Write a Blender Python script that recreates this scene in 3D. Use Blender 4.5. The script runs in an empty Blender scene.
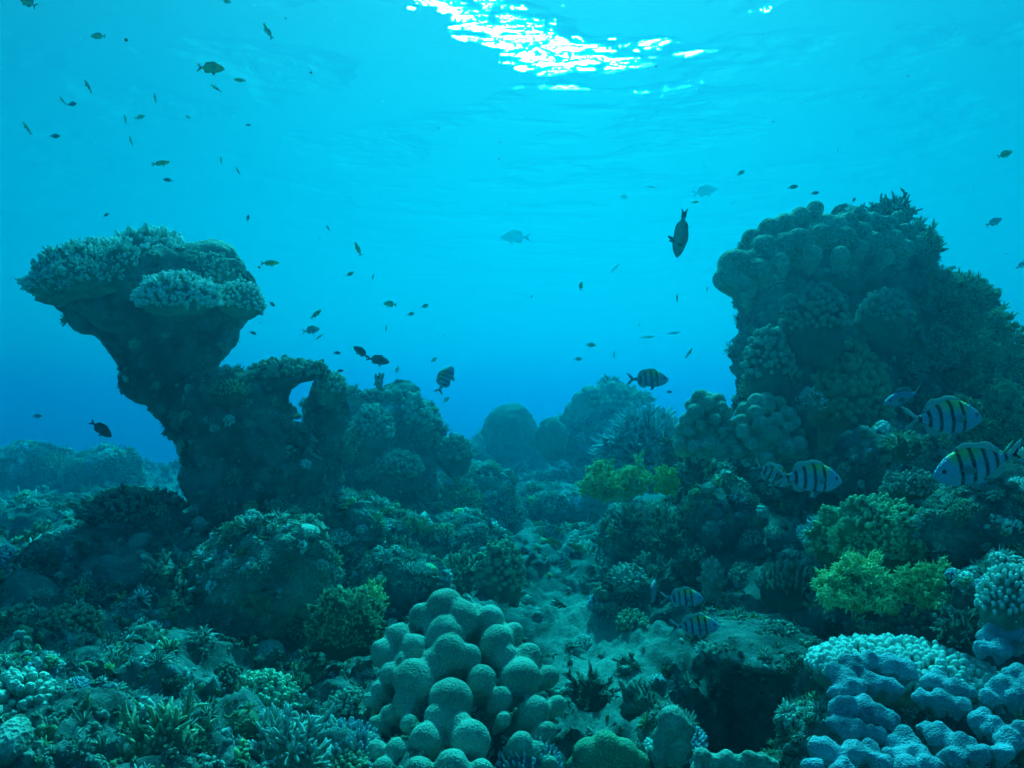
import bpy, math, random
import numpy as np
from mathutils import Vector, Matrix, Euler, noise as mnoise

# ------------------------------------------------------------------ camera, world, sun, exposure
scene = bpy.context.scene
COL = scene.collection
R = math.radians
FPX = 804.0
PITCH = R(2.0)
cam_d = bpy.data.cameras.new('camera')
cam = bpy.data.objects.new('camera', cam_d)
COL.objects.link(cam)
cam_d.sensor_width = 36.0
cam_d.lens = 36.0 * FPX / 1024.0
cam_d.clip_start = 0.05
cam_d.clip_end = 2000.0
cam.location = (0, 0, 0)
cam.rotation_euler = (R(90) + PITCH, 0, 0)
scene.camera = cam

SUN_EL, SUN_AZ = R(55.0), R(5.0)        # azimuth measured from +Y towards +X
world = bpy.data.worlds.new('World')
scene.world = world
world.use_nodes = True
wn = world.node_tree
bg = wn.nodes['Background']
sky = wn.nodes.new('ShaderNodeTexSky')
sky.sky_type = 'NISHITA'
sky.sun_disc = False
sky.sun_elevation = SUN_EL
sky.sun_rotation = SUN_AZ
wn.links.new(sky.outputs[0], bg.inputs['Color'])
bg.inputs['Strength'].default_value = 0.07
sun_d = bpy.data.lights.new('sun', 'SUN')
sun_d.energy = 5.0
sun_d.angle = R(2.5)
sun_d.color = (1.0, 0.97, 0.92)
sun = bpy.data.objects.new('sun', sun_d)
COL.objects.link(sun)
sdir = Vector((math.sin(SUN_AZ) * math.cos(SUN_EL), math.cos(SUN_AZ) * math.cos(SUN_EL), math.sin(SUN_EL)))
sun.rotation_euler = (-sdir).to_track_quat('-Z', 'Y').to_euler()
sun.location = sdir * 30

scene.view_settings.view_transform = 'Standard'
scene.view_settings.look = 'None'
scene.view_settings.exposure = 0.40
scene.view_settings.gamma = 1.0
scene.view_settings.use_curve_mapping = False
scene.cycles.volume_bounces = 2
scene.cycles.max_bounces = 6
scene.cycles.diffuse_bounces = 2
scene.cycles.glossy_bounces = 2
scene.cycles.transmission_bounces = 3
scene.cycles.transparent_max_bounces = 8
scene.cycles.sample_clamp_indirect = 4.0
scene.cycles.use_denoising = True

SURF_Z = 2.3          # height of the water surface above the camera

def P(px, py, d):
    """world point seen at pixel (px,py) at depth d metres"""
    cx = (px - 512.0) / FPX
    cz = (384.0 - py) / FPX
    return Vector((d * cx, d * (math.cos(PITCH) - cz * math.sin(PITCH)), d * (math.sin(PITCH) + cz * math.cos(PITCH))))

def far(d):
    """the reef beyond three metres stretches away faster"""
    return d if d < 3 else 3 + (d - 3) * 1.9

# ------------------------------------------------------------------ numpy noise
_rs = np.random.RandomState(7)
_perm = _rs.permutation(256)
_perm = np.concatenate([_perm, _perm, _perm])
_grad = _rs.normal(size=(256, 3)); _grad /= np.linalg.norm(_grad, axis=1)[:, None]
def perlin(p):
    p = np.asarray(p, dtype=np.float64)
    i = np.floor(p).astype(np.int64); f = p - i; i &= 255
    u = f * f * f * (f * (f * 6 - 15) + 10)
    out = 0
    for dx in (0, 1):
        wx = u[:, 0] if dx else 1 - u[:, 0]
        for dy in (0, 1):
            wy = u[:, 1] if dy else 1 - u[:, 1]
            for dz in (0, 1):
                wz = u[:, 2] if dz else 1 - u[:, 2]
                h = _perm[_perm[_perm[(i[:, 0] + dx) & 255] + ((i[:, 1] + dy) & 255)] + ((i[:, 2] + dz) & 255)]
                g = _grad[h]
                out = out + wx * wy * wz * (g[:, 0] * (f[:, 0] - dx) + g[:, 1] * (f[:, 1] - dy) + g[:, 2] * (f[:, 2] - dz))
    return out * 1.5
def fbm(p, octv=4, lac=2.1, gain=0.5):
    a, s = 1.0, 0
    for _ in range(octv):
        s = s + a * perlin(p); p = p * lac + 17.3; a *= gain
    return s
def ridged(p, octv=4, lac=2.1, gain=0.5):
    a, s = 1.0, 0
    for _ in range(octv):
        s = s + a * (0.5 - np.abs(perlin(p)) * 1.6); p = p * lac + 9.1; a *= gain
    return s
def worley(p):
    p = np.asarray(p, dtype=np.float64)
    i = np.floor(p).astype(np.int64); f = p - i
    best = np.full(len(p), 9.0)
    for dx in (-1, 0, 1):
        for dy in (-1, 0, 1):
            for dz in (-1, 0, 1):
                h = _perm[_perm[_perm[(i[:, 0] + dx) & 255] + ((i[:, 1] + dy) & 255)] + ((i[:, 2] + dz) & 255)]
                o = _grad[h] * 0.4 + 0.5 + np.array([dx, dy, dz])
                best = np.minimum(best, np.linalg.norm(o - f, axis=1))
    return best
HAZE_COL = (0.02, 0.69, 1.0, 1)
HAZE_D = 0.037
HAZE_G = 0.78
ABS_COL = (0.0, 0.957, 0.983, 1)
ABS_D = 0.85
RIP_D, RIP_R, RIP_MIX = 0.15, 0.075, 0.28
RIP_S = 5.0; RIP_W = 0.012; RIP_F = 0.03
# ------------------------------------------------------------------ materials helpers
def new_mat(name):
    m = bpy.data.materials.new(name); m.use_nodes = True
    nt = m.node_tree
    for n in list(nt.nodes): nt.nodes.remove(n)
    out = nt.nodes.new('ShaderNodeOutputMaterial')
    return m, nt, out

def tag(o, label=None, cat=None, group=None, kind=None):
    if label: o['label'] = label
    if cat: o['category'] = cat
    if group: o['group'] = group
    if kind: o['kind'] = kind
    return o

def mesh_obj(name, V, F, mat=None, parent=None, smooth=True, attrs=None):
    V = np.asarray(V, dtype=np.float32)
    me = bpy.data.meshes.new(name)
    me.vertices.add(len(V)); me.vertices.foreach_set('co', V.ravel())
    F = [np.asarray(f, dtype=np.int32) for f in (F if isinstance(F, list) else [F]) if len(f)]
    nl = sum(f.size for f in F); npoly = sum(len(f) for f in F)
    me.loops.add(nl); me.polygons.add(npoly)
    me.loops.foreach_set('vertex_index', np.concatenate([f.ravel() for f in F]))
    tot = np.concatenate([np.full(len(f), f.shape[1], dtype=np.int32) for f in F])
    st = np.concatenate([[0], np.cumsum(tot)[:-1]]).astype(np.int32)
    me.polygons.foreach_set('loop_start', st)
    me.polygons.foreach_set('loop_total', tot)
    me.update(calc_edges=True); me.validate()
    if smooth: me.polygons.foreach_set('use_smooth', np.ones(len(me.polygons), dtype=bool))
    for k, a in (attrs or {}).items():
        at = me.attributes.new(k, 'FLOAT', 'POINT'); at.data.foreach_set('value', np.asarray(a, dtype=np.float32))
    if mat: me.materials.append(mat)
    o = bpy.data.objects.new(name, me); COL.objects.link(o)
    if parent: o.parent = parent
    return o

def box_mesh(name, lo, hi):
    V = [(x, y, z) for x in (lo[0], hi[0]) for y in (lo[1], hi[1]) for z in (lo[2], hi[2])]
    F = [(0, 1, 3, 2), (4, 6, 7, 5), (0, 4, 5, 1), (2, 3, 7, 6), (0, 2, 6, 4), (1, 5, 7, 3)]
    return mesh_obj(name, V, [np.array(F)], smooth=False)

# ------------------------------------------------------------------ water: haze volume and rippled surface
haze = box_mesh('haze', (-125, -125, -9), (125, 125, SURF_Z - 0.15))
tag(haze, kind='stuff')
hm, nt, out = new_mat('sea_water_haze')
pv = nt.nodes.new('ShaderNodeVolumePrincipled')
pv.inputs['Color'].default_value = HAZE_COL
pv.inputs['Density'].default_value = HAZE_D
pv.inputs['Anisotropy'].default_value = HAZE_G
pv.inputs['Absorption Color'].default_value = (1, 1, 1, 1)
va = nt.nodes.new('ShaderNodeVolumeAbsorption')
va.inputs['Color'].default_value = ABS_COL
va.inputs['Density'].default_value = ABS_D
ad = nt.nodes.new('ShaderNodeAddShader')
nt.links.new(pv.outputs[0], ad.inputs[0]); nt.links.new(va.outputs[0], ad.inputs[1])
nt.links.new(ad.outputs[0], out.inputs['Volume'])
haze.data.materials.append(hm)

# rippled sea surface seen from below
def sea_surface():
    n_r, n_a = 420, 720
    r = np.concatenate([[0.01], np.geomspace(0.4, 150, n_r - 1)])
    a = np.linspace(0, 2 * np.pi, n_a, endpoint=False)
    rr, aa = np.meshgrid(r, a, indexing='ij')
    x = (rr * np.cos(aa)).ravel(); y = (rr * np.sin(aa)).ravel()
    p = np.stack([x * 0.55 + y * 0.2, y * 0.9, np.zeros_like(x)], 1)
    fade = np.clip(1.5 - rr.ravel() / 30, 0, 1)
    z = SURF_Z + fade * (RIP_W * fbm(p, 3) + 0.2 * RIP_W * np.clip(1 - rr.ravel() / 14, 0, 1) * fbm(np.stack([x * 2.2 + y * .6, y * 3.0, x * 0], 1), 3))
    z = np.maximum(z, SURF_Z - 0.12)
    i = np.arange(n_r - 1)[:, None] * n_a; j = np.arange(n_a)[None, :]; j2 = (j + 1) % n_a
    F = np.stack([i + j, i + j2, i + n_a + j2, i + n_a + j], -1).reshape(-1, 4)
    m, nt, out = new_mat('rippled_sea_surface')
    tc = nt.nodes.new('ShaderNodeTexCoord')
    mp = nt.nodes.new('ShaderNodeMapping'); mp.inputs['Scale'].default_value = (1.0, 1.5, 1.0); mp.inputs['Rotation'].default_value = (0, 0, R(-12)); mp.inputs['Location'].default_value = (-0.45, 0.1, 0)
    n1 = nt.nodes.new('ShaderNodeTexNoise'); n1.inputs['Scale'].default_value = RIP_S; n1.inputs['Detail'].default_value = 4; n1.inputs['Roughness'].default_value = 0.55
    n1.inputs['Distortion'].default_value = 0.6
    bp = nt.nodes.new('ShaderNodeBump'); bp.inputs['Distance'].default_value = RIP_D; bp.inputs['Strength'].default_value = 1.0
    nt.links.new(tc.outputs['Object'], mp.inputs[0]); nt.links.new(mp.outputs[0], n1.inputs[0]); 
    # ripples come in gusty patches, with fine chop between them
    n2 = nt.nodes.new('ShaderNodeTexNoise'); n2.inputs['Scale'].default_value = 0.9; n2.inputs['Detail'].default_value = 3
    n3 = nt.nodes.new('ShaderNodeTexNoise'); n3.inputs['Scale'].default_value = 15; n3.inputs['Detail'].default_value = 3
    mk = nt.nodes.new('ShaderNodeMapRange'); mk.inputs[1].default_value = 0.50; mk.inputs[2].default_value = 0.62; mk.inputs[3].default_value = 0.04
    m_ = nt.nodes.new('ShaderNodeMath'); m_.operation = 'MULTIPLY'; m2_ = nt.nodes.new('ShaderNodeMath'); m2_.operation = 'MULTIPLY_ADD'; m2_.inputs[1].default_value = RIP_F
    nt.links.new(mp.outputs[0], n2.inputs[0]); nt.links.new(mp.outputs[0], n3.inputs[0]); nt.links.new(n2.outputs[0], mk.inputs[0])
    nt.links.new(n1.outputs[0], m_.inputs[0]); nt.links.new(mk.outputs[0], m_.inputs[1])
    nt.links.new(n3.outputs[0], m2_.inputs[0]); nt.links.new(m_.outputs[0], m2_.inputs[2]); nt.links.new(m2_.outputs[0], bp.inputs['Height'])
    tr = nt.nodes.new('ShaderNodeBsdfTransparent'); tr.inputs[0].default_value = (0.9, 0.97, 1, 1)
    rf = nt.nodes.new('ShaderNodeBsdfRefraction'); rf.inputs['IOR'].default_value = 1.33; rf.inputs['Roughness'].default_value = RIP_R
    rf.inputs[0].default_value = (1, 1, 1, 1)
    mx = nt.nodes.new('ShaderNodeMixShader'); mx.inputs[0].default_value = RIP_MIX
    nt.links.new(bp.outputs[0], rf.inputs['Normal'])
    nt.links.new(tr.outputs[0], mx.inputs[1]); nt.links.new(rf.outputs[0], mx.inputs[2]); nt.links.new(mx.outputs[0], out.inputs['Surface'])
    o = mesh_obj('water_surface', np.stack([x, y, z], 1), [F], m)
    tag(o, kind='structure')
    return o
sea_surface()
def surf_mat(name, base, tip=None, dark=None, mottle=9.0, bump='noise', bscale=60.0, bdist=0.006, rough=0.85, tipramp=(0.3, 0.9), rnd=0.25):
    """coral / rock skin: own colour, mottled patches, paler growing tips (attribute 'tip'), fine relief"""
    m, nt, out = new_mat(name)
    L = nt.links.new; N = nt.nodes.new
    tip = tip or base; dark = dark or tuple(v * 0.45 for v in base)
    tc = N('ShaderNodeTexCoord'); oi = N('ShaderNodeObjectInfo')
    geo = N('ShaderNodeNewGeometry')
    nz = N('ShaderNodeTexNoise'); nz.inputs['Scale'].default_value = mottle; nz.inputs['Detail'].default_value = 5; nz.inputs['Roughness'].default_value = 0.65
    L(geo.outputs['Position'], nz.inputs[0])
    cr = N('ShaderNodeMapRange'); cr.inputs[1].default_value = 0.40; cr.inputs[2].default_value = 0.60
    L(nz.outputs[0], cr.inputs[0])
    m1 = N('ShaderNodeMix'); m1.data_type = 'RGBA'; m1.inputs[6].default_value = (*dark, 1); m1.inputs[7].default_value = (*base, 1)
    L(cr.outputs[0], m1.inputs[0])
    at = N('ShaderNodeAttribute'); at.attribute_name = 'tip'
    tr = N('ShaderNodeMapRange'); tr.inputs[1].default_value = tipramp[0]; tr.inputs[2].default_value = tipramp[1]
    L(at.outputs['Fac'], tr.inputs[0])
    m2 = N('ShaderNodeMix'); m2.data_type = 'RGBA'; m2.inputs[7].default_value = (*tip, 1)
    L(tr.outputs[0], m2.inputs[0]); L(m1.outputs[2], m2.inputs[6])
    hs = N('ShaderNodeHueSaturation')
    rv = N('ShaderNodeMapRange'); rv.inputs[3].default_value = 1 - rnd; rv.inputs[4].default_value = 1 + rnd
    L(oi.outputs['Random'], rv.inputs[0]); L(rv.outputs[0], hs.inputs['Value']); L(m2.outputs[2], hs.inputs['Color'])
    bs = N('ShaderNodeBsdfPrincipled'); bs.inputs['Roughness'].default_value = rough; bs.inputs['Specular IOR Level'].default_value = 0.15
    L(hs.outputs[0], bs.inputs['Base Color'])
    if bump == 'polyp':
        t = N('ShaderNodeTexVoronoi'); t.inputs['Scale'].default_value = bscale; t.feature = 'F1'; o_ = t.outputs['Distance']; L(geo.outputs['Position'], t.inputs[0])
        # polyp cups are darker in their centres
        pr = N('ShaderNodeMapRange'); pr.inputs[1].default_value = 0.1; pr.inputs[2].default_value = 0.6; pr.inputs[3].default_value = 0.62; pr.inputs[4].default_value = 1.08
        L(o_, pr.inputs[0])
        mm = N('ShaderNodeMix'); mm.data_type = 'RGBA'; mm.blend_type = 'MULTIPLY'; mm.inputs[0].default_value = 1
        L(hs.outputs[0], mm.inputs[6]); L(pr.outputs[0], mm.inputs[7]); L(mm.outputs[2], bs.inputs['Base Color'])
    elif bump == 'brain':
        t = N('ShaderNodeTexWave'); t.inputs['Scale'].default_value = bscale; t.inputs['Distortion'].default_value = 22; t.inputs['Detail'].default_value = 1.0; t.inputs['Detail Scale'].default_value = 0.45
        o_ = t.outputs['Fac']; L(geo.outputs['Position'], t.inputs[0])
        mm = N('ShaderNodeMix'); mm.data_type = 'RGBA'; mm.blend_type = 'MULTIPLY'; mm.inputs[0].default_value = 0.45
        L(hs.outputs[0], mm.inputs[6]); L(o_, mm.inputs[7]); L(mm.outputs[2], bs.inputs['Base Color'])
    else:
        t = N('ShaderNodeTexNoise'); t.inputs['Scale'].default_value = bscale; t.inputs['Detail'].default_value = 6; t.inputs['Roughness'].default_value = 0.7; o_ = t.outputs[0]; L(geo.outputs['Position'], t.inputs[0])
    bp = N('ShaderNodeBump'); bp.inputs['Distance'].default_value = bdist; L(o_, bp.inputs['Height']); L(bp.outputs[0], bs.inputs['Normal'])
    L(bs.outputs[0], out.inputs['Surface'])
    return m
M_ROCK = surf_mat('encrusted_reef_rock', (0.30, 0.33, 0.31), (0.50, 0.52, 0.46), (0.06, 0.075, 0.075), mottle=7.0, bscale=70, bdist=0.02, rnd=0)
def M(name, base, tip, dark, **k): return surf_mat(name, base, tip, dark, **k)
M_CREAM = M('cream_lobed_coral', (0.46, 0.49, 0.40), (0.58, 0.60, 0.50), (0.27, 0.30, 0.23), mottle=9, bump='polyp', bscale=230, bdist=0.002, rnd=0.08)
M_CREAM2 = M('pale_olive_lobed_coral', (0.42, 0.46, 0.38), (0.56, 0.58, 0.50), (0.24, 0.28, 0.22), mottle=14, bump='polyp', bscale=140, bdist=0.002, rnd=0.1)
M_LILAC = M('lilac_lobed_coral', (0.38, 0.45, 0.53), (0.54, 0.61, 0.70), (0.22, 0.28, 0.33), mottle=10, bump='polyp', bscale=300, bdist=0.002, rnd=0.1)
M_DARKLOBE = M('dark_olive_lobed_coral', (0.36, 0.42, 0.33), (0.54, 0.60, 0.50), (0.20, 0.25, 0.19), mottle=6, bump='polyp', bscale=90, bdist=0.006, rnd=0.1)
M_PALE = M('pale_tipped_branching_coral', (0.26, 0.32, 0.24), (0.78, 0.82, 0.76), (0.14, 0.18, 0.13), mottle=20, bscale=200, bdist=0.003, rnd=0.2)
M_OLIVE = M('olive_branching_coral', (0.16, 0.20, 0.12), (0.44, 0.50, 0.32), (0.07, 0.09, 0.06), mottle=16, bscale=150, bdist=0.004, rnd=0.3)
M_BROWN = M('dark_brown_branching_coral', (0.10, 0.12, 0.09), (0.36, 0.40, 0.32), (0.05, 0.06, 0.05), mottle=16, bscale=150, bdist=0.004, rnd=0.3)
M_GREEN = M('green_branching_coral', (0.16, 0.28, 0.14), (0.36, 0.52, 0.30), (0.06, 0.13, 0.05), mottle=18, bscale=150, bdist=0.004, rnd=0.2)
M_YELLOW = M('yellow_soft_coral', (0.56, 0.60, 0.22), (0.85, 0.88, 0.42), (0.36, 0.42, 0.14), mottle=20, bscale=200, bdist=0.003, rnd=0.12)
M_BLUE = M('blue_grey_branching_coral', (0.20, 0.28, 0.34), (0.62, 0.70, 0.78), (0.12, 0.17, 0.22), mottle=18, bscale=180, bdist=0.003, rnd=0.2)
M_BRAIN = M('grooved_brain_coral', (0.34, 0.38, 0.24), (0.42, 0.46, 0.32), (0.22, 0.26, 0.16), mottle=10, bump='brain', bscale=30, bdist=0.008, rnd=0.2)
M_STAR = M('knobbly_star_coral', (0.24, 0.29, 0.23), (0.5, 0.54, 0.46), (0.12, 0.15, 0.12), mottle=9, bump='polyp', bscale=160, bdist=0.004, rnd=0.3)
M_SAND = M('pale_rubble_slab', (0.50, 0.52, 0.40), (0.5, 0.5, 0.4), (0.22, 0.26, 0.2), mottle=11, bscale=90, bdist=0.012, rnd=0)
def turf_mat():
    m, nt, out = new_mat('mixed_reef_growth'); L = nt.links.new; N = nt.nodes.new
    pal = N('ShaderNodeAttribute'); pal.attribute_name = 'pal'; tip = N('ShaderNodeAttribute'); tip.attribute_name = 'tip'
    cr = N('ShaderNodeValToRGB'); cr.color_ramp.interpolation = 'CONSTANT'
    cols = [(0.09, 0.12, 0.09), (0.18, 0.22, 0.17), (0.36, 0.39, 0.34), (0.24, 0.28, 0.22), (0.18, 0.30, 0.17), (0.44, 0.48, 0.44), (0.30, 0.36, 0.42), (0.34, 0.34, 0.32), (0.44, 0.50, 0.22), (0.54, 0.57, 0.54)]
    pos = [0, .16, .32, .46, .60, .70, .79, .86, .93, .955]
    el = cr.color_ramp.elements
    while len(el) < len(cols): el.new(0.5)
    for e, p_, c_ in zip(el, pos, cols): e.position = p_; e.color = (*c_, 1)
    L(pal.outputs['Fac'], cr.inputs[0])
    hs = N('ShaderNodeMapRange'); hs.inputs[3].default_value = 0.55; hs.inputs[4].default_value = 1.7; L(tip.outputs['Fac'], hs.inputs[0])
    geo = N('ShaderNodeNewGeometry'); nz = N('ShaderNodeTexNoise'); nz.inputs['Scale'].default_value = 45; nz.inputs['Detail'].default_value = 4
    L(geo.outputs['Position'], nz.inputs[0])
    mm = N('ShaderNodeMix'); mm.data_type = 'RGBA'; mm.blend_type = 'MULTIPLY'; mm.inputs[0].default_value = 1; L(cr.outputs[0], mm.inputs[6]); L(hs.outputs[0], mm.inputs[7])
    bs = N('ShaderNodeBsdfPrincipled'); bs.inputs['Roughness'].default_value = 0.9; bs.inputs['Specular IOR Level'].default_value = 0.1
    bp = N('ShaderNodeBump'); bp.inputs['Distance'].default_value = 0.006; L(nz.outputs[0], bp.inputs['Height']); L(bp.outputs[0], bs.inputs['Normal'])
    L(mm.outputs[2], bs.inputs['Base Color']); L(bs.outputs[0], out.inputs['Surface']); return m
M_TURF = turf_mat()
# ------------------------------------------------------------------ seabed terrain
CTRL = []
def c(px, py, d): p = P(px, py, far(d)); CTRL.append((p.x, p.y, p.z))
for q in [(365,768,1.45),(512,790,1.5),(560,740,1.8),(540,680,2.2),(600,700,2.05),(560,620,3.0),(560,570,3.9),(540,520,5.0),(560,480,6.6),(480,450,7.6),(640,470,5.6),
          (0,768,1.15),(60,700,1.4),(130,650,1.8),(250,768,1.3),(180,560,2.4),(110,545,3.0),(60,600,2.1),(180,500,2.9),(250,600,2.3),(300,650,2.05),(360,660,2.2),(400,600,2.6),(340,560,3.0),
          (400,500,3.9),(330,500,3.8),(440,520,4.2),(430,560,3.4),(450,600,2.9),(20,505,5.5),(60,468,9.0),(150,470,8.0),(0,560,3.6),(100,500,5.2),(60,460,12),
          (620,560,3.3),(650,600,2.7),(700,520,3.3),(760,500,3.0),(800,560,2.5),(740,590,2.5),(860,560,2.1),(900,540,2.1),(980,520,1.9),(1024,470,2.1),(1060,450,2.2),(900,500,2.5),
          (960,600,1.85),(1024,620,1.75),(900,690,1.85),(1000,720,1.75),(840,768,1.75),(950,768,1.65),(1040,768,1.6),(820,640,2.0),(690,640,2.2),(640,680,2.1),(640,768,1.6),(600,768,1.55),(830,440,3.6),(1000,420,3.6)]: c(*q)
CTRL += [(0.56, 1.95, -1.3), (0.50, 1.72, -1.3), (0.43, 1.5, -1.15), (0.62, 2.1, -1.1), (0.58, 1.75, -1.2), (0.42, 1.8, -1.15), (0.47,1.6,-1.2), (0.53,1.84,-1.3), (0, 17, -1.7), (-8, 15, -1.6), (-3, 17, -1.6), (5, 15, -0.9), (9, 12, -0.3), (-9, 5, -0.9), (3.6, 6, -0.2), (4, 2, 0.1), (-3, 1.5, -0.5),
         (0, 25, -3.2), (-14, 24, -3.0), (14, 22, -2.4), (0, 0, -1.0), (-1.5, -2, -1.1), (1.5, -2, -1.0), (0, -6, -1.4), (-8, -4, -1.4), (8, -4, -1.0)]
CTRL = np.array(CTRL)
def base_h(x, y):
    x = np.asarray(x, float).ravel(); y = np.asarray(y, float).ravel()
    num = np.zeros_like(x); den = np.full_like(x, 1e-9)
    for cx, cy, cz in CTRL:
        s = 0.10 + 0.10 * math.hypot(cx, cy)
        d2 = (x - cx) ** 2 + (y - cy) ** 2
        w = 1.0 / (d2 / s ** 2 + 0.15) ** 2
        num += w * cz; den += w
    h = num / den
    r = np.hypot(x, y)
    t = np.clip((r - 19) / 22, 0, 1)
    return h * (1 - t) + (-5.5) * t
def terrain_points(x, y):
    x = x.ravel(); y = y.ravel()
    r = np.hypot(x, y)
    z = base_h(x, y)
    p = np.stack([x, y, z], 1)
    fade = np.clip(r / 1.2, 0.2, 1)
    big = fbm(p * 1.6 + 3.1, 2) * 0.09 * fade
    w = worley(p * np.array([5.2, 5.2, 5.2]) + 4.0)
    lump = (0.55 - w) * 0.12 * fade
    w2 = worley(p * 14.0 + 2.0)
    small = (0.5 - w2) * 0.045 + fbm(p * 30, 3) * 0.016 + (0.5 - worley(p * 31.0 + 5)) * 0.012
    # sand / pale slab patches are smoother
    flat = np.exp(-(((x - 0.22) / 0.28) ** 2 + ((y - 2.9) / 0.45) ** 2)) + np.exp(-(((x - 0.28) / 0.22) ** 2 + ((y - 2.25) / 0.3) ** 2))
    flat = np.clip(flat, 0, 1) * 0.75
    z = z + (big + lump) * (1 - flat) + small * (1 - 0.4 * flat)
    # sideways push makes overhangs
    q = p * 3.3
    k = 0.10 * (1 - flat) * fade
    x = x + k * fbm(q + 31.0, 3) ; y = y + k * fbm(q + 57.0, 3)
    return np.stack([x, y, z], 1), flat
def build_terrain():
    r = np.concatenate([[0.02, 0.2, 0.4, 0.55], np.geomspace(0.65, 16, 660), np.geomspace(16.4, 118, 60)])
    af = np.linspace(R(-43), R(43), 800); ab = np.linspace(R(43), R(317), 120)[1:-1]
    a = np.concatenate([af, ab]); n_r, n_a = len(r), len(a)
    rr, aa = np.meshgrid(r, a, indexing='ij')
    V, flat = terrain_points(rr * np.sin(aa), rr * np.cos(aa))
    i = np.arange(n_r - 1)[:, None] * n_a; j = np.arange(n_a)[None, :]; j2 = (j + 1) % n_a
    F = np.stack([i + j, i + n_a + j, i + n_a + j2, i + j2], -1).reshape(-1, 4)
    o = mesh_obj('seabed', V, [F], M_ROCK, attrs={'tip': flat})
    tag(o, kind='structure')
    return o
# ------------------------------------------------------------------ shape library (numpy)
import bmesh
from mathutils.bvhtree import BVHTree
rng = np.random.RandomState(11)
def _ico(n):
    bm = bmesh.new(); bmesh.ops.create_icosphere(bm, subdivisions=n, radius=1.0)
    bm.verts.ensure_lookup_table()
    V = np.array([v.co[:] for v in bm.verts]); F = np.array([[v.index for v in f.verts] for f in bm.faces]); bm.free()
    return V, F
ICO = {n: _ico(n) for n in (1, 2, 3, 4, 5, 6)}

class MB:
    """collects shapes and links them as one mesh object"""
    def __init__(s): s.V = []; s.Q = []; s.T = []; s.A = []; s.n = 0
    def add(s, V, F, A=None):
        F = np.asarray(F)
        (s.Q if F.shape[1] == 4 else s.T).append(F + s.n)
        s.V.append(V); s.A.append(np.zeros(len(V)) if A is None else np.broadcast_to(A, (len(V),))); s.n += len(V)
    def arrays(s):
        return np.concatenate(s.V), [np.concatenate(x) for x in (s.Q, s.T) if x], np.concatenate(s.A)
    def build(s, name, mat, parent=None, smooth=True):
        V, F, A = s.arrays()
        return mesh_obj(name, V, F, mat, parent, smooth, {'tip': A})

def unit(v): return v / (np.linalg.norm(v, axis=-1, keepdims=True) + 1e-9)
def frames(D):
    D = unit(D); up = np.where(np.abs(D[:, 2:3]) > 0.9, np.array([[1.0, 0, 0]]), np.array([[0, 0, 1.0]]))
    U = unit(np.cross(up, D)); W = np.cross(D, U)
    return D, U, W
LOW = [False]       # tiny tufts use fewer faces
def branches(mb, B, D, L, R0, R1, k=5, t0=0.0, t1=1.0, bend=0.15, up=0.0, tipr=0.45):
    """N tapered round-tipped branches at once"""
    N = len(B); D, U, W = frames(D)
    L = np.broadcast_to(L, (N,)); R0 = np.broadcast_to(R0, (N,)); R1 = np.broadcast_to(R1, (N,))
    T = np.array([0, 0.35, 0.7, 0.92, 1.0]); RF = np.array([1, 1, 1, 0.85, tipr])
    if LOW[0]: T = np.array([0, 0.75, 1.0]); RF = np.array([1, 1, max(tipr, .55)]); k = min(k, 4)
    th = np.linspace(0, 2 * np.pi, k, endpoint=False)
    bd = rng.normal(size=(N, 3)) * bend + np.array([0, 0, up])
    cen = B[:, None] + D[:, None] * (L[:, None] * T)[..., None] + bd[:, None] * (L[:, None] * T ** 2)[..., None]
    rad = (R0[:, None] * (1 - T) + R1[:, None] * T) * RF
    ring = U[:, None, None] * np.cos(th)[None, None, :, None] + W[:, None, None] * np.sin(th)[None, None, :, None]
    V = cen[:, :, None] + ring * rad[:, :, None, None]
    nT = len(T)
    V = np.concatenate([V.reshape(N, nT * k, 3), (cen[:, -1] + D * (R1 * 0.45)[:, None])[:, None]], 1)
    i = np.arange(nT - 1)[:, None] * k; j = np.arange(k)[None]; j2 = (j + 1) % k
    Q = np.stack([i + j, i + j2, i + k + j2, i + k + j], -1).reshape(-1, 4)
    Tt = np.stack([(nT - 1) * k + np.arange(k), (nT - 1) * k + (np.arange(k) + 1) % k, np.full(k, nT * k)], -1)
    m = nT * k + 1; off = (np.arange(N) * m)[:, None, None]
    A = np.concatenate([np.repeat(t0 + (t1 - t0) * T, k), [t1]])
    A = np.tile(A, N)
    Vf = V.reshape(-1, 3)
    s = mb.n
    mb.V.append(Vf); mb.A.append(A); mb.Q.append((Q[None] + off).reshape(-1, 4) + s); mb.T.append((Tt[None] + off).reshape(-1, 3) + s); mb.n += len(Vf)
    return cen[:, -1], unit(D + bd * 1.5)
def blobs(mb, C, RAD, sub=2, rough=0.12, freq=2.0, t=(0.2, 1.0), D=None):
    if LOW[0]: sub = 1
    V0, F0 = ICO[sub]; N = len(C); m = len(V0)
    RAD = np.asarray(RAD, float); RAD = RAD if RAD.ndim == 2 else np.repeat(np.broadcast_to(RAD, (N,))[:, None], 3, 1)
    S = V0[None] * RAD[:, None]
    if D is not None:
        d, u, w = frames(np.asarray(D, float)); S = S[..., 0:1] * u[:, None] + S[..., 1:2] * w[:, None] + S[..., 2:3] * d[:, None]
    ph = rng.uniform(0, 50, (N, 1, 3))
    if rough: S = S * (1 + rough * fbm((V0[None] * freq + ph).reshape(-1, 3), 2).reshape(N, m, 1))
    V = (np.asarray(C)[:, None] + S).reshape(-1, 3)
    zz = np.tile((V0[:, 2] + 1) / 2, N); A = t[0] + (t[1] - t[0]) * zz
    mb.add(V, (F0[None] + (np.arange(N) * m)[:, None, None]).reshape(-1, 3), A)
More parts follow.
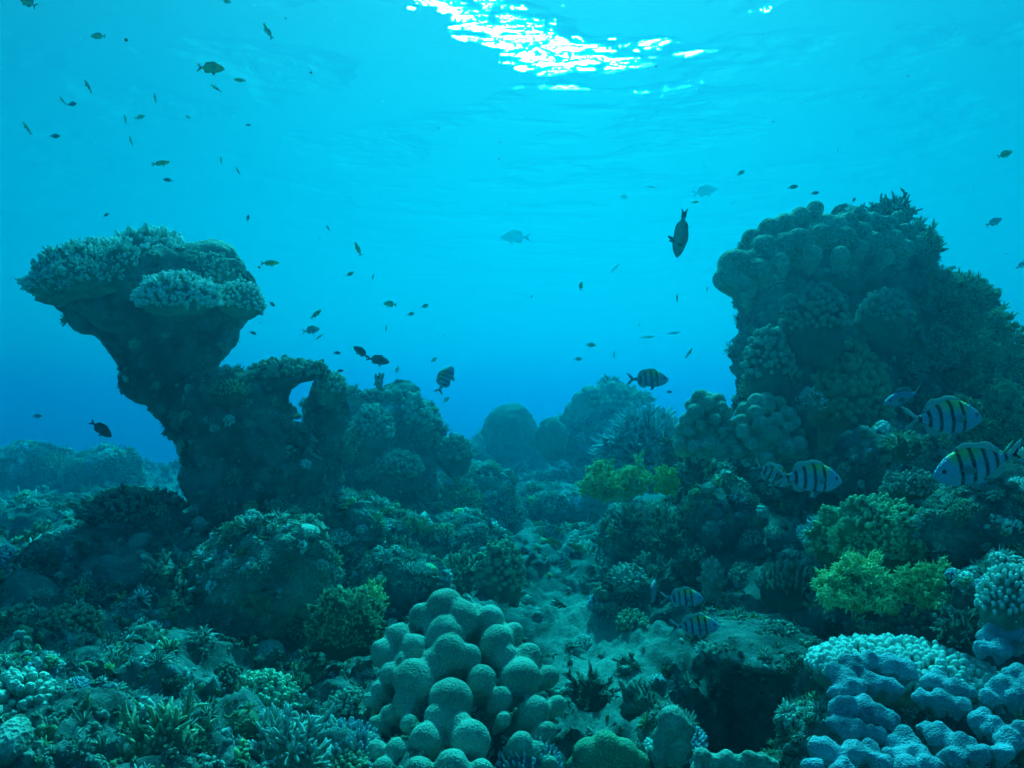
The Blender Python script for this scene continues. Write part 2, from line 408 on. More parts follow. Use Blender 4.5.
def hemi(n, spread=1.0, jit=0.25):
    """n directions over the upper hemisphere"""
    i = np.arange(n) + 0.5
    z = 1 - i / n * spread; ph = i * 2.399963
    r = np.sqrt(np.clip(1 - z * z, 0, 1))
    d = np.stack([r * np.cos(ph), r * np.sin(ph), z], 1) + rng.normal(size=(n, 3)) * jit * (2.0 / math.sqrt(n))
    return unit(d)

# ---- coral forms: each returns a MB in local metres, base at the origin, half width rx, depth ry, height h
def f_bush(rx, ry, h, n=60, m=5, thick=1.0, spread=0.95):
    """dense branching thicket"""
    mb = MB(); D = hemi(n, spread); S = np.array([rx, ry, h])
    E = D * S * rng.uniform(0.55, 0.8, (n, 1)); L = np.linalg.norm(E, axis=1)
    rad = 0.05 * thick * (rx + h) / 2
    blobs(mb, np.array([[0, 0, h * 0.12]]), np.array([[rx * 0.55, ry * 0.55, h * 0.45]]), sub=3, t=(0, 0))
    c, d = branches(mb, np.zeros((n, 3)) + rng.normal(size=(n, 3)) * 0.08 * rx, E, L, rad * 1.5, rad, t0=0, t1=0.35, bend=0.1, tipr=0.8)
    nn = n * m
    Dd = unit(np.repeat(unit(E), m, 0) + rng.normal(size=(nn, 3)) * 0.55 + np.array([0, 0, 0.15]))
    Bb = np.repeat(c, m, 0) - np.repeat(unit(E) * L[:, None], m, 0) * rng.uniform(0, 0.3, (nn, 1))
    branches(mb, Bb, Dd, np.repeat(L, m) * rng.uniform(0.16, 0.34, nn), rad * 0.85, rad * 0.55, k=5, t0=0.25, t1=1.0, bend=0.12)
    return mb
def f_spiky(rx, ry, h, n=170):
    """long thin staghorn spikes"""
    mb = MB(); D = hemi(n, 0.98); S = np.array([rx, ry, h]); E = D * S; L = np.linalg.norm(E, axis=1) * rng.uniform(0.8, 1.05, n)
    rad = 0.028 * (rx + h)
    blobs(mb, np.array([[0, 0, h * 0.1]]), np.array([[rx * 0.6, ry * 0.6, h * 0.55]]), sub=3, t=(0, 0))
    branches(mb, unit(E) * L[:, None] * 0.4, E, L * 0.6, rad, rad * 0.5, t0=0.0, t1=1, bend=0.08)
    B = unit(E) * (L * rng.uniform(0.55, 0.85, n))[:, None]
    for _ in range(3): branches(mb, B, unit(unit(E) + rng.normal(size=(n, 3)) * 0.5), L * 0.24, rad * 0.75, rad * 0.4, k=4, t0=0.4, t1=1)
    return mb
def f_knob(rx, ry, h, n=110, kr=0.11, el=1.5):
    """cauliflower colony: short stout blunt fingers over a dome"""
    mb = MB(); D = hemi(n, 1.0); S = np.array([rx, ry, h])
    blobs(mb, np.array([[0, 0, 0.0]]), np.array([[rx * 0.82, ry * 0.82, h * 0.8]]), sub=4, t=(0, 0), rough=0.15)
    r = kr * (rx + h) / 2 * rng.uniform(0.7, 1.3, n)
    Dn = unit(D / S * min(rx, h) + np.array([0, 0, 0.3]))
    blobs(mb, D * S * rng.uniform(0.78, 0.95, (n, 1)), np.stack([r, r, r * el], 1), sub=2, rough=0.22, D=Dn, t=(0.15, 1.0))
    return mb
def f_fingers(rx, ry, h, n=150, fl=0.16, fr=0.045):
    """field of short fingers standing up from a lumpy cushion"""
    mb = MB(); D = hemi(n, 0.95); S = np.array([rx, ry, h * 0.75])
    blobs(mb, np.zeros((1, 3)), np.array([[rx * 0.97, ry * 0.97, h * 0.74]]), sub=4, t=(0, 0), rough=0.12)
    Dn = unit(D * np.array([1, 1, 1.0]) * 0.7 + np.array([0, 0, 0.9]))
    L = fl * (rx + ry) * rng.uniform(0.6, 1.2, n)
    branches(mb, D * S - Dn * (0.15 * L)[:, None], Dn, L, fr * rx * rng.uniform(0.8, 1.2, n) * 1.15, fr * rx, t0=0.2, t1=1.0, k=6, bend=0.08, tipr=0.7)
    return mb
def f_table(rx, ry, h, n=420, stem=0.35, fl=0.11, slope=0.0):
    """flat table: thick plate on a stem, branchlets on top and round the rim"""
    mb = MB()
    na, nr = 64, 12
    a = np.linspace(0, 2 * np.pi, na, endpoint=False); ph = rng.uniform(0, 9, 3)
    edge = 1 + 0.10 * np.sin(2 * a + ph[0]) + 0.07 * np.sin(5 * a + ph[1]) + 0.04 * np.sin(9 * a + ph[2])
    # underside profile from the stem foot to the rim, then the top
    prof = [(0.16 * stem / 0.35, 0.0), (0.15 * stem / 0.35, 0.35), (0.35, 0.62), (0.7, 0.80), (0.97, 0.90), (1.0, 0.96), (0.9, 1.0), (0.6, 0.99), (0.3, 0.97), (0.02, 0.96)]
    V = []; 
    for r, z in prof:
        e = 1 + (edge - 1) * r
        V.append(np.stack([rx * r * e * np.cos(a), ry * r * e * np.sin(a), np.full(na, z * h) + slope * rx * r * e * np.cos(a)], 1))
    V = np.concatenate(V); V = V + 0.03 * rx * np.stack([fbm(V * 3 / rx + s, 3) for s in (1, 20, 40)], 1)
    i = np.arange(len(prof) - 1)[:, None] * na; j = np.arange(na)[None]; j2 = (j + 1) % na
    mb.add(V, np.stack([i + j, i + j2, i + na + j2, i + na + j], -1).reshape(-1, 4), np.zeros(len(V)))
    t = np.sqrt(rng.uniform(0, 1, n)); an = rng.uniform(0, 2 * np.pi, n)
    ee = np.interp(an, a, edge, period=2 * np.pi); x = rx * t * ee * np.cos(an); y = ry * t * ee * np.sin(an)
    lean = np.clip((t - 0.55) / 0.45, 0, 1) ** 1.5
    Dn = unit(np.stack([np.cos(an) * lean * 1.6, np.sin(an) * lean * 1.6, np.full(n, 1.0) - 0.5 * lean], 1) + rng.normal(size=(n, 3)) * 0.2)
    B = np.stack([x, y, h * 0.96 + slope * x - 0.02 * h], 1)
    L = fl * (rx + ry) / 2 * rng.uniform(0.7, 1.3, n); rr = 0.028 * (rx + ry) / 2 * math.sqrt(420 / n)
    branches(mb, B, Dn, L, rr, rr * 0.7, t0=0.2, t1=0.9, k=5)
    for _ in range(2): branches(mb, B + Dn * (L * 0.4)[:, None], unit(Dn + rng.normal(size=(n, 3)) * 0.5), L * 0.5, rr * 0.8, rr * 0.5, t0=0.3, t1=1, k=4)
    return mb
def f_crown(rx, ry, h, n=420, fl=0.16, fr=0.040, under=0.25, lump=0.16):
    """corymbose plate: a thick uneven cushion packed with finger branchlets, overhanging its foot"""
    mb = MB(); i = np.arange(n) + 0.5
    z = 1 - i / n * (1 + under); ph = i * 2.399963; r = np.sqrt(np.clip(1 - z * z, 0, 1))
    D = unit(np.stack([r * np.cos(ph), r * np.sin(ph), z], 1) + rng.normal(size=(n, 3)) * 0.06)
    lo = rng.uniform(0, 30)
    k_ = 1 + lump * fbm(D * 2.2 + lo, 2)
    S = np.array([rx, ry, h * 0.8])
    V0, F0 = ICO[4]; V = V0 * S * 0.86 * (1 + lump * fbm(V0 * 2.2 + lo, 2))[:, None]; V[:, 2] = np.where(V[:, 2] < 0, V[:, 2] * 0.55, V[:, 2])
    mb.add(V, F0, np.zeros(len(V)))
    B = D * S * (0.82 * k_)[:, None]; B[:, 2] = np.where(B[:, 2] < 0, B[:, 2] * 0.55, B[:, 2])
    Dn = unit(D * np.array([1, 1, 0.8]) + np.array([0, 0, 0.45]) + rng.normal(size=(n, 3)) * 0.12)
    L = fl * (rx + ry) * 0.5 * rng.uniform(0.7, 1.3, n); rr = fr * (rx + ry) / 2 * math.sqrt(420 / n)
    c, d = branches(mb, B, Dn, L, rr * 1.3, rr * 1.05, t0=0.1, t1=0.9, k=6, bend=0.1, tipr=0.7)
    for _ in range(2): branches(mb, B + Dn * (L * 0.35)[:, None], unit(Dn + rng.normal(size=(n, 3)) * 0.55), L * 0.55, rr, rr * 0.8, t0=0.35, t1=1, k=5, tipr=0.7)
    return mb
def f_soft(rx, ry, h, n=40, m=9):
    """feathery soft / fire coral: limbs ending in fuzzy clumps"""
    mb = MB(); D = hemi(n, 0.8); S = np.array([rx, ry, h]); E = D * S * rng.uniform(0.45, 0.95, (n, 1)); L = np.linalg.norm(E, axis=1)
    r = 0.05 * (rx + h) / 2
    c, d = branches(mb, np.zeros((n, 3)), E, L, r * 1.6, r, t0=0, t1=0.4, tipr=0.8)
    nn = n * m; sz = (rx + h) / 2
    Bb = np.repeat(c, m, 0) + rng.normal(size=(nn, 3)) * sz * 0.10
    blobs(mb, Bb, sz * rng.uniform(0.045, 0.085, nn), sub=1, rough=0.6, freq=2.5, t=(0.15, 0.7))
    q = 9; n3 = nn * q; dd = unit(rng.normal(size=(n3, 3)) + np.repeat(unit(E), m * q, 0) * 0.6 + np.array([0, 0, 0.2]))
    branches(mb, np.repeat(Bb, q, 0), dd, sz * rng.uniform(0.08, 0.16, n3), r * 0.40, r * 0.30, k=4, t0=0.3, t1=1.0, tipr=0.8)
    return mb
def f_dome(rx, ry, h):
    mb = MB(); V0, F0 = ICO[5]
    q_ = V0 + rng.uniform(0, 9); V = V0 * np.array([rx, ry, h]) * (1 + 0.11 * fbm(q_ * 1.8, 3) + 0.07 * (0.5 - worley(q_ * 4.5)) + 0.02 * fbm(q_ * 12, 2))[:, None]
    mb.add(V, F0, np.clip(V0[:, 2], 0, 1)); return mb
def f_plates(rx, ry, h, n=7):
    """tiers of thin wavy plates"""
    mb = MB(); na, nr = 40, 9
    for k in range(n):
        a = np.linspace(-0.9 * np.pi, 0.9 * np.pi, na); r = np.linspace(0.05, 1, nr); rr, aa = np.meshgrid(r, a, indexing='ij')
        s = rng.uniform(0.55, 1.0); rot = rng.uniform(-0.8, 0.8) - np.pi / 2; e = 1 + 0.16 * np.sin(3 * aa + k) + 0.08 * np.sin(7 * aa + 2 * k)
        x = rr * e * np.cos(aa + rot) * rx * s * 0.7 + rng.uniform(-0.3, 0.3) * rx; y = rr * e * np.sin(aa + rot) * ry * s * 0.7 + rng.uniform(-.2, .2) * ry
        z = h * (k + 0.5) / n + rr ** 2 * h * 0.25 + 0.05 * h * np.sin(4 * aa + k) * rr
        top = np.stack([x, y, z], -1).reshape(-1, 3); bot = top - np.array([0, 0, 0.05 * h + 0.004])
        V = np.concatenate([top, bot]); i = np.arange(nr - 1)[:, None] * na; j = np.arange(na - 1)[None]
        Q = np.stack([i + j, i + na + j, i + na + j + 1, i + j + 1], -1).reshape(-1, 4); m = nr * na
        e_ = (nr - 1) * na + np.arange(na - 1); Q2 = np.stack([e_, e_ + m, e_ + 1 + m, e_ + 1], -1)
        A = np.concatenate([rr.ravel() ** 4, rr.ravel() * 0])
        mb.add(V, np.concatenate([Q, Q[:, ::-1] + m, Q2]), A)
    blobs(mb, np.array([[0, 0, h * 0.3]]), np.array([[rx * 0.5, ry * 0.5, h * 0.5]]), sub=3, t=(0, 0))
    return mb

def lobed(name, lobes, mat, voxel, parent=None, rough=0.08, smooth_it=2, head=1.1, waist=0.3):
    """rounded columns melted together. lobes: (centre, radius, elongation, direction)"""
    mb = MB(); V0, F0 = ICO[3]
    for C_, r, el, d in lobes:
        D, U, W = frames(np.array([d], float))
        # a column: the upper half a round head, the lower half drawn out
        S = V0 * r; S[:, 2] = np.where(V0[:, 2] > 0, V0[:, 2] * r * head, V0[:, 2] * r * el)
        S[:, :2] *= (1 - waist * np.clip(-V0[:, 2:3] * 1.6, 0, 1))
        S = S * (1 + rough * fbm(V0 * 1.3 + rng.uniform(0, 50, 3), 2))[:, None]
        S = S[:, 0:1] * U + S[:, 1:2] * W + S[:, 2:3] * D
        mb.add(np.array(C_) + S, F0)
    o = mb.build(name, mat, None)
    md = o.modifiers.new('m', 'REMESH'); md.mode = 'VOXEL'; md.voxel_size = voxel; md.use_smooth_shade = True
    sm = o.modifiers.new('s', 'SMOOTH'); sm.iterations = smooth_it; sm.factor = 0.5
    dg = bpy.context.evaluated_depsgraph_get()
    me = bpy.data.meshes.new_from_object(o.evaluated_get(dg))
    o.modifiers.clear(); o.data = me
    if not me.materials: me.materials.append(mat)
    me.polygons.foreach_set('use_smooth', np.ones(len(me.polygons), dtype=bool))
    n = len(me.vertices); co = np.empty(n * 3, dtype=np.float32); me.vertices.foreach_get('co', co); co = co.reshape(-1, 3)
    o.parent = parent
    return o

def displace(V, N, amp, sc, seed, kind='rock'):
    p = V * sc + seed
    w = 0.5 - worley(p)
    return V + N * (amp * (w * 1.1 + 0.9 * fbm(p * 0.7, 3) + 0.25 * (0.5 - worley(p * 3.1)) + 0.12 * fbm(p * 5, 3)))[:, None]
def mesh_normals(V, F):
    N = np.zeros_like(V)
    for f in F:
        n = np.cross(V[f[:, 1]] - V[f[:, 0]], V[f[:, 2]] - V[f[:, 0]])
        for k in range(f.shape[1]): np.add.at(N, f[:, k], n)
    return unit(N)
def loft_rock(rows, d, thick, amp=0.04, sc=6.0, seed=0.0, na=220, nz=200, lean=0.0):
    """rows: (py, px_left, px_right) silhouette at depth d, extruded round to a real thickness (thick = depth / width)"""
    d = far(d); rows = sorted(rows); py = np.array([r[0] for r in rows], float)
    yy = np.linspace(py[0], py[-1], nz)
    xl = np.interp(yy, py, [r[1] for r in rows]); xr = np.interp(yy, py, [r[2] for r in rows])
    a = np.linspace(0, 2 * np.pi, na, endpoint=False)
    V = []
    w_prev = None
    for k in range(nz):
        l = P(xl[k], yy[k], d); r = P(xr[k], yy[k], d); c_ = (l + r) / 2; w = (r - l).length / 2
        dy = lean * (k / nz - 0.5)
        V.append(np.stack([c_.x + w * np.cos(a), c_.y + dy + w * thick * np.sin(a), np.full(na, c_.z)], 1))
    V = np.concatenate(V); top = V[:na].mean(0); bot = V[-na:].mean(0)
    V = np.concatenate([V, [top + (0, 0, 0.01)], [bot]])
    i = np.arange(nz - 1)[:, None] * na; j = np.arange(na)[None]; j2 = (j + 1) % na
    Q = np.stack([i + j, i + na + j, i + na + j2, i + j2], -1).reshape(-1, 4)
    jj = np.arange(na); n = nz * na
    T = np.concatenate([np.stack([jj, (jj + 1) % na, np.full(na, n)], -1), np.stack([n - na + (jj + 1) % na, n - na + jj, np.full(na, n + 1)], -1)])
    N = mesh_normals(V, [Q, T])
    V = displace(V, N, amp, sc, seed)
    return V, [Q, T]
def boulder(C_, rad, amp=0.05, sc=6.0, seed=0.0, sub=6, power=1.0):
    V0, F0 = ICO[sub]; V = V0 * np.array(rad)
    p = V0 / np.array(rad); N = unit(p)
    V = displace(V + np.array(C_), N, amp, sc, seed)
    return V, [F0]

def bvh_of(o): 
    dg = bpy.context.evaluated_depsgraph_get(); dg.update()
    b = BVHTree.FromObject(o, dg); return b
SURFS = []                  # (bvh, object) of everything things can stand on; all unrotated, in world space
def add_surf(o): SURFS.append((bvh_of(o), o))
def hit(px, py):
    d = P(px, py, 1.0).normalized(); best = None
    for b, o in SURFS:
        l, n, i, t = b.ray_cast(Vector((0, 0, 0)), d)
        if l is not None and (best is None or t < best[2]): best = (l, n, t, o)
    return best
def depth_of(p): return p.y * math.cos(PITCH) + p.z * math.sin(PITCH)
# ------------------------------------------------------------------ reef rock
def recenter(o, base):
    n = len(o.data.vertices); co = np.empty(n * 3, dtype=np.float32); o.data.vertices.foreach_get('co', co)
    co = co.reshape(-1, 3) - np.array(base[:], dtype=np.float32); o.data.vertices.foreach_set('co', co.ravel()); o.data.update(); o.location = Vector(base)

PROTOS = []
def protos():
    LOW[0] = True
    for k in range(3): PROTOS.append(f_bush(1, 1, 0.8, n=9, m=3, thick=1.5).arrays())
    for k in range(3): PROTOS.append(f_bush(1, 0.9, 0.6, n=10, m=3, thick=1.4).arrays())
    for k in range(2):
        mb = MB(); D = hemi(20, 1.0); blobs(mb, D * 0.72, rng.uniform(0.2, 0.3, 20), sub=1, rough=0.2, t=(0.1, 1)); PROTOS.append(mb.arrays())
    for k in range(2):
        mb = MB(); D = hemi(26, 0.9); branches(mb, D * 0.3, D + (0, 0, .3), rng.uniform(0.5, .9, 26), 0.13, 0.10, t0=0.1); PROTOS.append(mb.arrays())
    for k in range(3):
        mb = MB(); blobs(mb, rng.normal(size=(6, 3)) * 0.5 * np.array([1, 1, .3]), rng.uniform(0.2, 0.55, (6, 3)), sub=1, rough=1.1, freq=1.6, t=(0.1, .6)); PROTOS.append(mb.arrays())
    for k in range(2): PROTOS.append(f_plates(1, 1, 0.9, n=3).arrays()) if False else None
    mb = MB(); D = hemi(30, 1.0); branches(mb, D * 0.2, D + rng.normal(size=(30, 3)) * .2, rng.uniform(0.7, 1.1, 30), 0.075, 0.045, t0=0.0); PROTOS.append(mb.arrays())
    LOW[0] = False
protos()
def growth(Pts, Nrm, size, name, parent=None, palr=(0, 1), zb=0.5, weights=None):
    """uncountable crust of tiny corals and algae tufts over a surface"""
    mb = MB(); PA = []
    ids = rng.choice(len(PROTOS), size=len(Pts), p=weights)
    for k, (V, F, A) in enumerate(PROTOS):
        s = np.where(ids == k)[0]
        if not len(s): continue
        D = unit(Nrm[s] + np.array([0, 0, zb]) + rng.normal(size=(len(s), 3)) * 0.2); D, U, W = frames(D)
        an = rng.uniform(0, 6.28, len(s)); U2 = U * np.cos(an)[:, None] + W * np.sin(an)[:, None]; W2 = np.cross(D, U2)
        B = np.stack([U2, W2, D], 1) * size[s][:, None, None] * rng.uniform(0.75, 1.25, (len(s), 3, 1))
        X = np.einsum('vi,kij->kvj', V, B) + (Pts[s] - D * (size[s] * 0.15)[:, None])[:, None]
        off = (np.arange(len(s)) * len(V))[:, None, None]
        # neighbouring tufts tend to be the same growth
        pp = np.clip(0.5 + 0.55 * fbm(Pts[s] * 4.0 + 7, 2) + rng.normal(size=len(s)) * 0.22, 0, 0.999)
        pv_ = palr[0] + (palr[1] - palr[0]) * pp
        n0 = mb.n; first = True
        for f in F:
            (mb.Q if f.shape[1] == 4 else mb.T).append((f[None] + off).reshape(-1, f.shape[1]) + n0)
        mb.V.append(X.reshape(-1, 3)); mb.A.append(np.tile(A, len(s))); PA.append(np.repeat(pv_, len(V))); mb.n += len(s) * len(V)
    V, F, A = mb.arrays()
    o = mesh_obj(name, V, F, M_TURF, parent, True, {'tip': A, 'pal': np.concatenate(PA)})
    o['kind'] = 'stuff'; return o

def rock(V, F, label, mat, nb=250, size=(0.012, 0.035), name='reef_rock', cat='reef rock', group=None, palr=(0, 1), zmin=-0.35, growthname='encrusting_growth'):
    o = mesh_obj(name, V, F, mat, None, True, {'tip': np.zeros(len(V))})
    tag(o, label, cat, group)
    add_surf(o)
    base = V[:, :].mean(0); base[2] = V[:, 2].min()
    N = mesh_normals(V, F)
    w = np.clip(N[:, 2] - zmin, 0, None) + 0.02
    if nb:
        idx = rng.choice(len(V), nb, p=w / w.sum())
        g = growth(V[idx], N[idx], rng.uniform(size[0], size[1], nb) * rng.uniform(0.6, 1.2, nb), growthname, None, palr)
    recenter(o, Vector(base))
    if nb:
        recenter(g, Vector(base)); g.parent = o; g.location = (0, 0, 0)
    return o

seabed = build_terrain()
add_surf(seabed)
tv = np.empty(len(seabed.data.vertices) * 3, dtype=np.float32); seabed.data.vertices.foreach_get('co', tv); tv = tv.reshape(-1, 3).astype(float)
tn = np.empty(len(seabed.data.vertices) * 3, dtype=np.float32); seabed.data.vertex_normals.foreach_get('vector', tn); tn = tn.reshape(-1, 3).astype(float)
rad_ = np.hypot(tv[:, 0], tv[:, 1]); ang_ = np.arctan2(tv[:, 0], tv[:, 1])
flat_ = np.exp(-(((tv[:, 0] - 0.22) / 0.28) ** 2 + ((tv[:, 1] - 2.9) / 0.45) ** 2)) + np.exp(-(((tv[:, 0] - 0.30) / 0.22) ** 2 + ((tv[:, 1] - 2.25) / 0.3) ** 2))
ok = np.where((rad_ > 0.75) & (rad_ < 17) & (np.abs(ang_) < R(42)) & (rng.uniform(size=len(tv)) > np.clip(flat_ * 1.2 - .25, 0, .85)))[0]
sel = rng.choice(ok, 9500, replace=False)
sz = 0.009 * np.sqrt(rad_[sel]) * rad_[sel] ** 0.35 * rng.uniform(0.7, 1.9, len(sel))
near = np.where((rad_ > 0.8) & (rad_ < 2.4) & (np.abs(ang_) < R(40)) & (rng.uniform(size=len(tv)) > np.clip(flat_ * 1.2 - .25, 0, .8)))[0]
near = rng.choice(near, 5000, replace=False)
sel = np.concatenate([sel, near]); sz = np.concatenate([sz, rng.uniform(0.006, 0.017, len(near))])
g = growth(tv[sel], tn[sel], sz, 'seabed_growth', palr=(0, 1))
ok2 = np.where((rad_ > 0.8) & (rad_ < 12) & (np.abs(ang_) > R(42)))[0]
if len(ok2): pass
tag(g, 'mixed crust of tiny corals, algae tufts and rubble covering the whole reef floor', 'reef growth', kind='stuff')

# --- overhanging pillar on the left
V, F = loft_rock([(262,85,225),(270,62,245),(280,52,256),(300,53,252),(318,66,243),(335,95,232),(350,107,226),(365,115,218),(380,124,212),(395,133,208),(410,146,212),(425,165,222),(445,178,235),(470,190,250)], 2.9, 0.62, amp=0.032, sc=9, seed=3)
rock(V, F, 'dark top-heavy reef pillar flaring upward like a mushroom, crowned with pale table corals', M_ROCK, nb=420, size=(0.010, 0.024), name='reef_pillar', cat='reef pillar', palr=(0, .6), zmin=-.7)
V, F = loft_rock([(376,208,232),(383,190,252),(395,180,262),(410,178,272),(425,180,290),(445,182,312),(470,182,326),(500,188,330),(525,200,326),(560,215,320)], 2.85, 0.6, amp=0.045, sc=7, seed=11)
rock(V, F, 'rounded dark rock supporting the foot of the mushroom-shaped pillar', M_ROCK, nb=420, size=(0.010, 0.028), name='reef_rock', palr=(0, .75), zmin=-.5)
V, F = loft_rock([(388,325,400),(394,324,415),(404,320,430),(416,314,436),(440,300,437),(470,305,434),(500,312,440),(540,312,440),(575,318,440)], 4.0, 0.6, amp=0.09, sc=5.5, seed=23)
rock(V, F, 'tall coral-covered outcrop with a dark hollow in its face, right of the arch', M_ROCK, nb=620, size=(0.014, 0.04), name='reef_outcrop', cat='outcrop', palr=(0, .9))
V, F = loft_rock([(382,322,336),(390,310,344),(404,305,346),(420,300,346),(445,302,344),(480,305,342)], 3.02, 0.9, amp=0.025, sc=12, seed=91, na=90, nz=90)
rock(V, F, 'short rock post that closes the right side of the small arch', M_ROCK, nb=130, size=(.008,.02), name='rock_post', cat='rock post', palr=(0,.6))
# --- massive pillar on the right
V, F = loft_rock([(226,790,885),(233,768,908),(245,748,922),(260,740,926),(285,732,928),(310,742,926),(340,738,926),(370,740,932),(400,748,945),(440,758,960),(480,785,980),(520,805,1000)], 3.25, 0.75, amp=0.065, sc=5.5, seed=41, na=280, nz=240)
rock(V, F, 'massive dark green reef pillar rising on the right, topped with rounded coral lobes', M_ROCK, nb=1500, size=(0.012, 0.036), name='reef_pillar', cat='reef pillar', palr=(0, .8), zmin=-.8)
V, F = loft_rock([(302,962,984),(312,950,994),(335,938,1004),(365,930,1012),(400,920,1026),(440,915,1045),(490,910,1060),(530,910,1070)], 3.2, 0.7, amp=0.07, sc=6, seed=58)
rock(V, F, 'lower rock shoulder leaning against the right side of the massive pillar', M_ROCK, nb=600, size=(0.012, 0.034), name='reef_shoulder', cat='reef rock', palr=(0, .7), zmin=-.8)
# --- boulders: (px, py, d, half width px, half height px, depth factor, label, mat)
BOULD = [
 (265,578,2.25,70,62,.8,'pale bulging boulder with crusty skin below the foot of the mushroom-shaped pillar','star',5),
 (597,437,6.1,44,36,.8,'flat-topped coral bommie standing in the far distance beyond the gully','rock',6),
 (505,456,7.2,34,26,.9,'dim distant rock carrying the round brain coral at the end of the gully','rock',7),
 (450,470,6.4,40,28,.9,'low hazy rock at the far left end of the gully','rock',8),
 (702,475,3.25,42,44,.8,'dark rock wall under the cream lobed corals','rock',9),
 (757,480,3.15,58,46,.8,'shadowed block between the lobed corals and the right pillar','rock',10),
 (640,540,3.2,40,36,.9,'coral-grown boulder under the bright yellow-green tufts','rock',12),
 (690,545,2.9,45,45,.8,'dark knobbly boulder below the fine dark thickets right of the gully','rock',13),
 (625,610,2.55,32,40,.35,'upright wedge-shaped slab of bare rock leaning beside the pale ledge','rock',14),
 (880,545,2.15,75,32,.9,'shadowy ledge beneath the green flat-topped coral','rock',15),
 (985,530,1.9,60,45,.8,'rough brown rock below the two striped fish at the right edge','rock',16),
 (900,470,2.6,75,45,.8,'dark reef shoulder behind the striped fish on the right','rock',17),
 (752,640,2.02,62,14,1.6,'crusty rock bridge forming the roof over the black cave mouth','rock',18),
 (672,742,1.68,24,32,.8,'pale knobbly rock on the left side of the black cave mouth','star',19),
 (905,768,1.62,120,100,.6,'broad boulder carrying the lilac lobed corals in the lower right corner','rock',20),
 (822,705,1.75,24,50,.8,'steep rock forming the right wall of the black cave mouth','rock',21),
 (300,690,2.05,60,34,.9,'grey rock behind the green-rimmed fan coral in the lower left','rock',22),
 (440,735,1.78,78,62,.8,'hidden base rock beneath the big cream lobed coral in the foreground','rock',24),
 (105,560,3.0,42,40,.8,'dark hollowed rock under the shelf coral on the left slope','rock',25),
 (30,640,2.0,55,34,.9,'smooth algae-covered ridge at the left edge','star',26),
 (105,478,6.0,34,30,.9,'hazy round blue bommie in the left distance','star',27),
 (35,472,6.4,46,26,.9,'low hazy blue mound at the left edge in the distance','star',28),
 (385,555,3.2,60,45,.8,'lumpy outcrop base right of the pale bulging boulder','rock',29),
 (600,450+55,4.6,35,24,.9,'pale rock rib in the middle of the gully','star',31),
 (55,535,3.9,75,40,.8,'broad dark craggy rock at the left edge below the hazy blue mounds','rock',41),
 (140,565,2.9,62,42,.8,'craggy dark mass on the left slope directly below the shelf coral','rock',42),
 (75,610,2.3,85,42,.8,'long overgrown rock rising from the left edge toward the pale bulging boulder','rock',43),
 (160,668,1.95,66,34,.8,'hummocky rock in the lower left above the tall branching corals','rock',44),
 (15,705,1.55,60,46,.8,'dark knobby rock cut by the left edge near the bottom','rock',45),
 (400,590,2.75,52,36,.8,'dark jagged rock behind the green ball sponge','rock',46),
 (455,548,3.5,46,34,.8,'stepped rock where the tall outcrop slopes down into the gully','rock',47),
 (475,500,4.3,44,34,.8,'hazy rock step descending right from the tall outcrop','rock',48),
 (548,505,4.6,40,20,.9,'low hazy hump in the bed of the gully','rock',49),
 (575,560,3.5,42,30,.8,'rubble-covered hump on the right side of the gully bed','star',50),
 (722,540,2.85,40,60,.8,'dark vertical rock face under the right pillar beside the dark hollow','rock',51),
 (345,545,2.95,40,50,.8,'dark rough rock filling the gap between the pillar base and the tall outcrop','rock',52),
 (395,700,1.95,45,40,.8,'dark rock in the shadow left of the big cream colony','rock',53),
 (1000,600,1.7,45,38,.8,'rock step under the pale finger coral at the right edge','rock',33),
]
for (px, py, d, w, h, df, lab, mt, sd) in BOULD:
    d = far(d)
    C_ = P(px, py, d); s = d / FPX
    V, F = boulder(C_[:], (w * s, w * s * df, h * s), amp=0.16 * min(w, h) * s + 0.008, sc=4.5 / (w * s) * 0.45, seed=sd * 3.7)
    rock(V, F, lab, M_STAR if mt == 'star' else M_ROCK, nb=int((60 + w * h / 14) * (2.2 if d > 5 else 1)), size=(0.0035 * d + .003, 0.010 * d + .006), name='reef_boulder', cat='boulder')
# ------------------------------------------------------------------ coral colonies
FORMS = dict(crown=f_crown, bush=f_bush, spiky=f_spiky, knob=f_knob, fingers=f_fingers, table=f_table, soft=f_soft, dome=f_dome, plates=f_plates)
def coral(kind, px, py, w, h, d, mat, label, name, cat, group=None, yaw=None, tilt=(0, 0), df=0.9, **k):
    """colony w x h pixels wide, its foot at pixel (px,py); d None: standing on whatever rock is there"""
    if d is None:
        r = hit(px, py)
        if r is None: print('no hit', label); return None
        loc = r[0]; d = depth_of(loc)
        loc = loc + Vector((0, 0.25 * w * d / FPX, -0.004))
    else: d = far(d); loc = P(px, py, d)
    s = d / FPX
    mb = FORMS[kind](w * s / 2, w * s / 2 * df, h * s, **k)
    o = mb.build(name, mat)
    o.location = loc
    o.rotation_euler = (R(tilt[0]), R(tilt[1]), rng.uniform(-0.5, 0.5) if yaw is None else yaw)
    tag(o, label, cat, group)
    return o
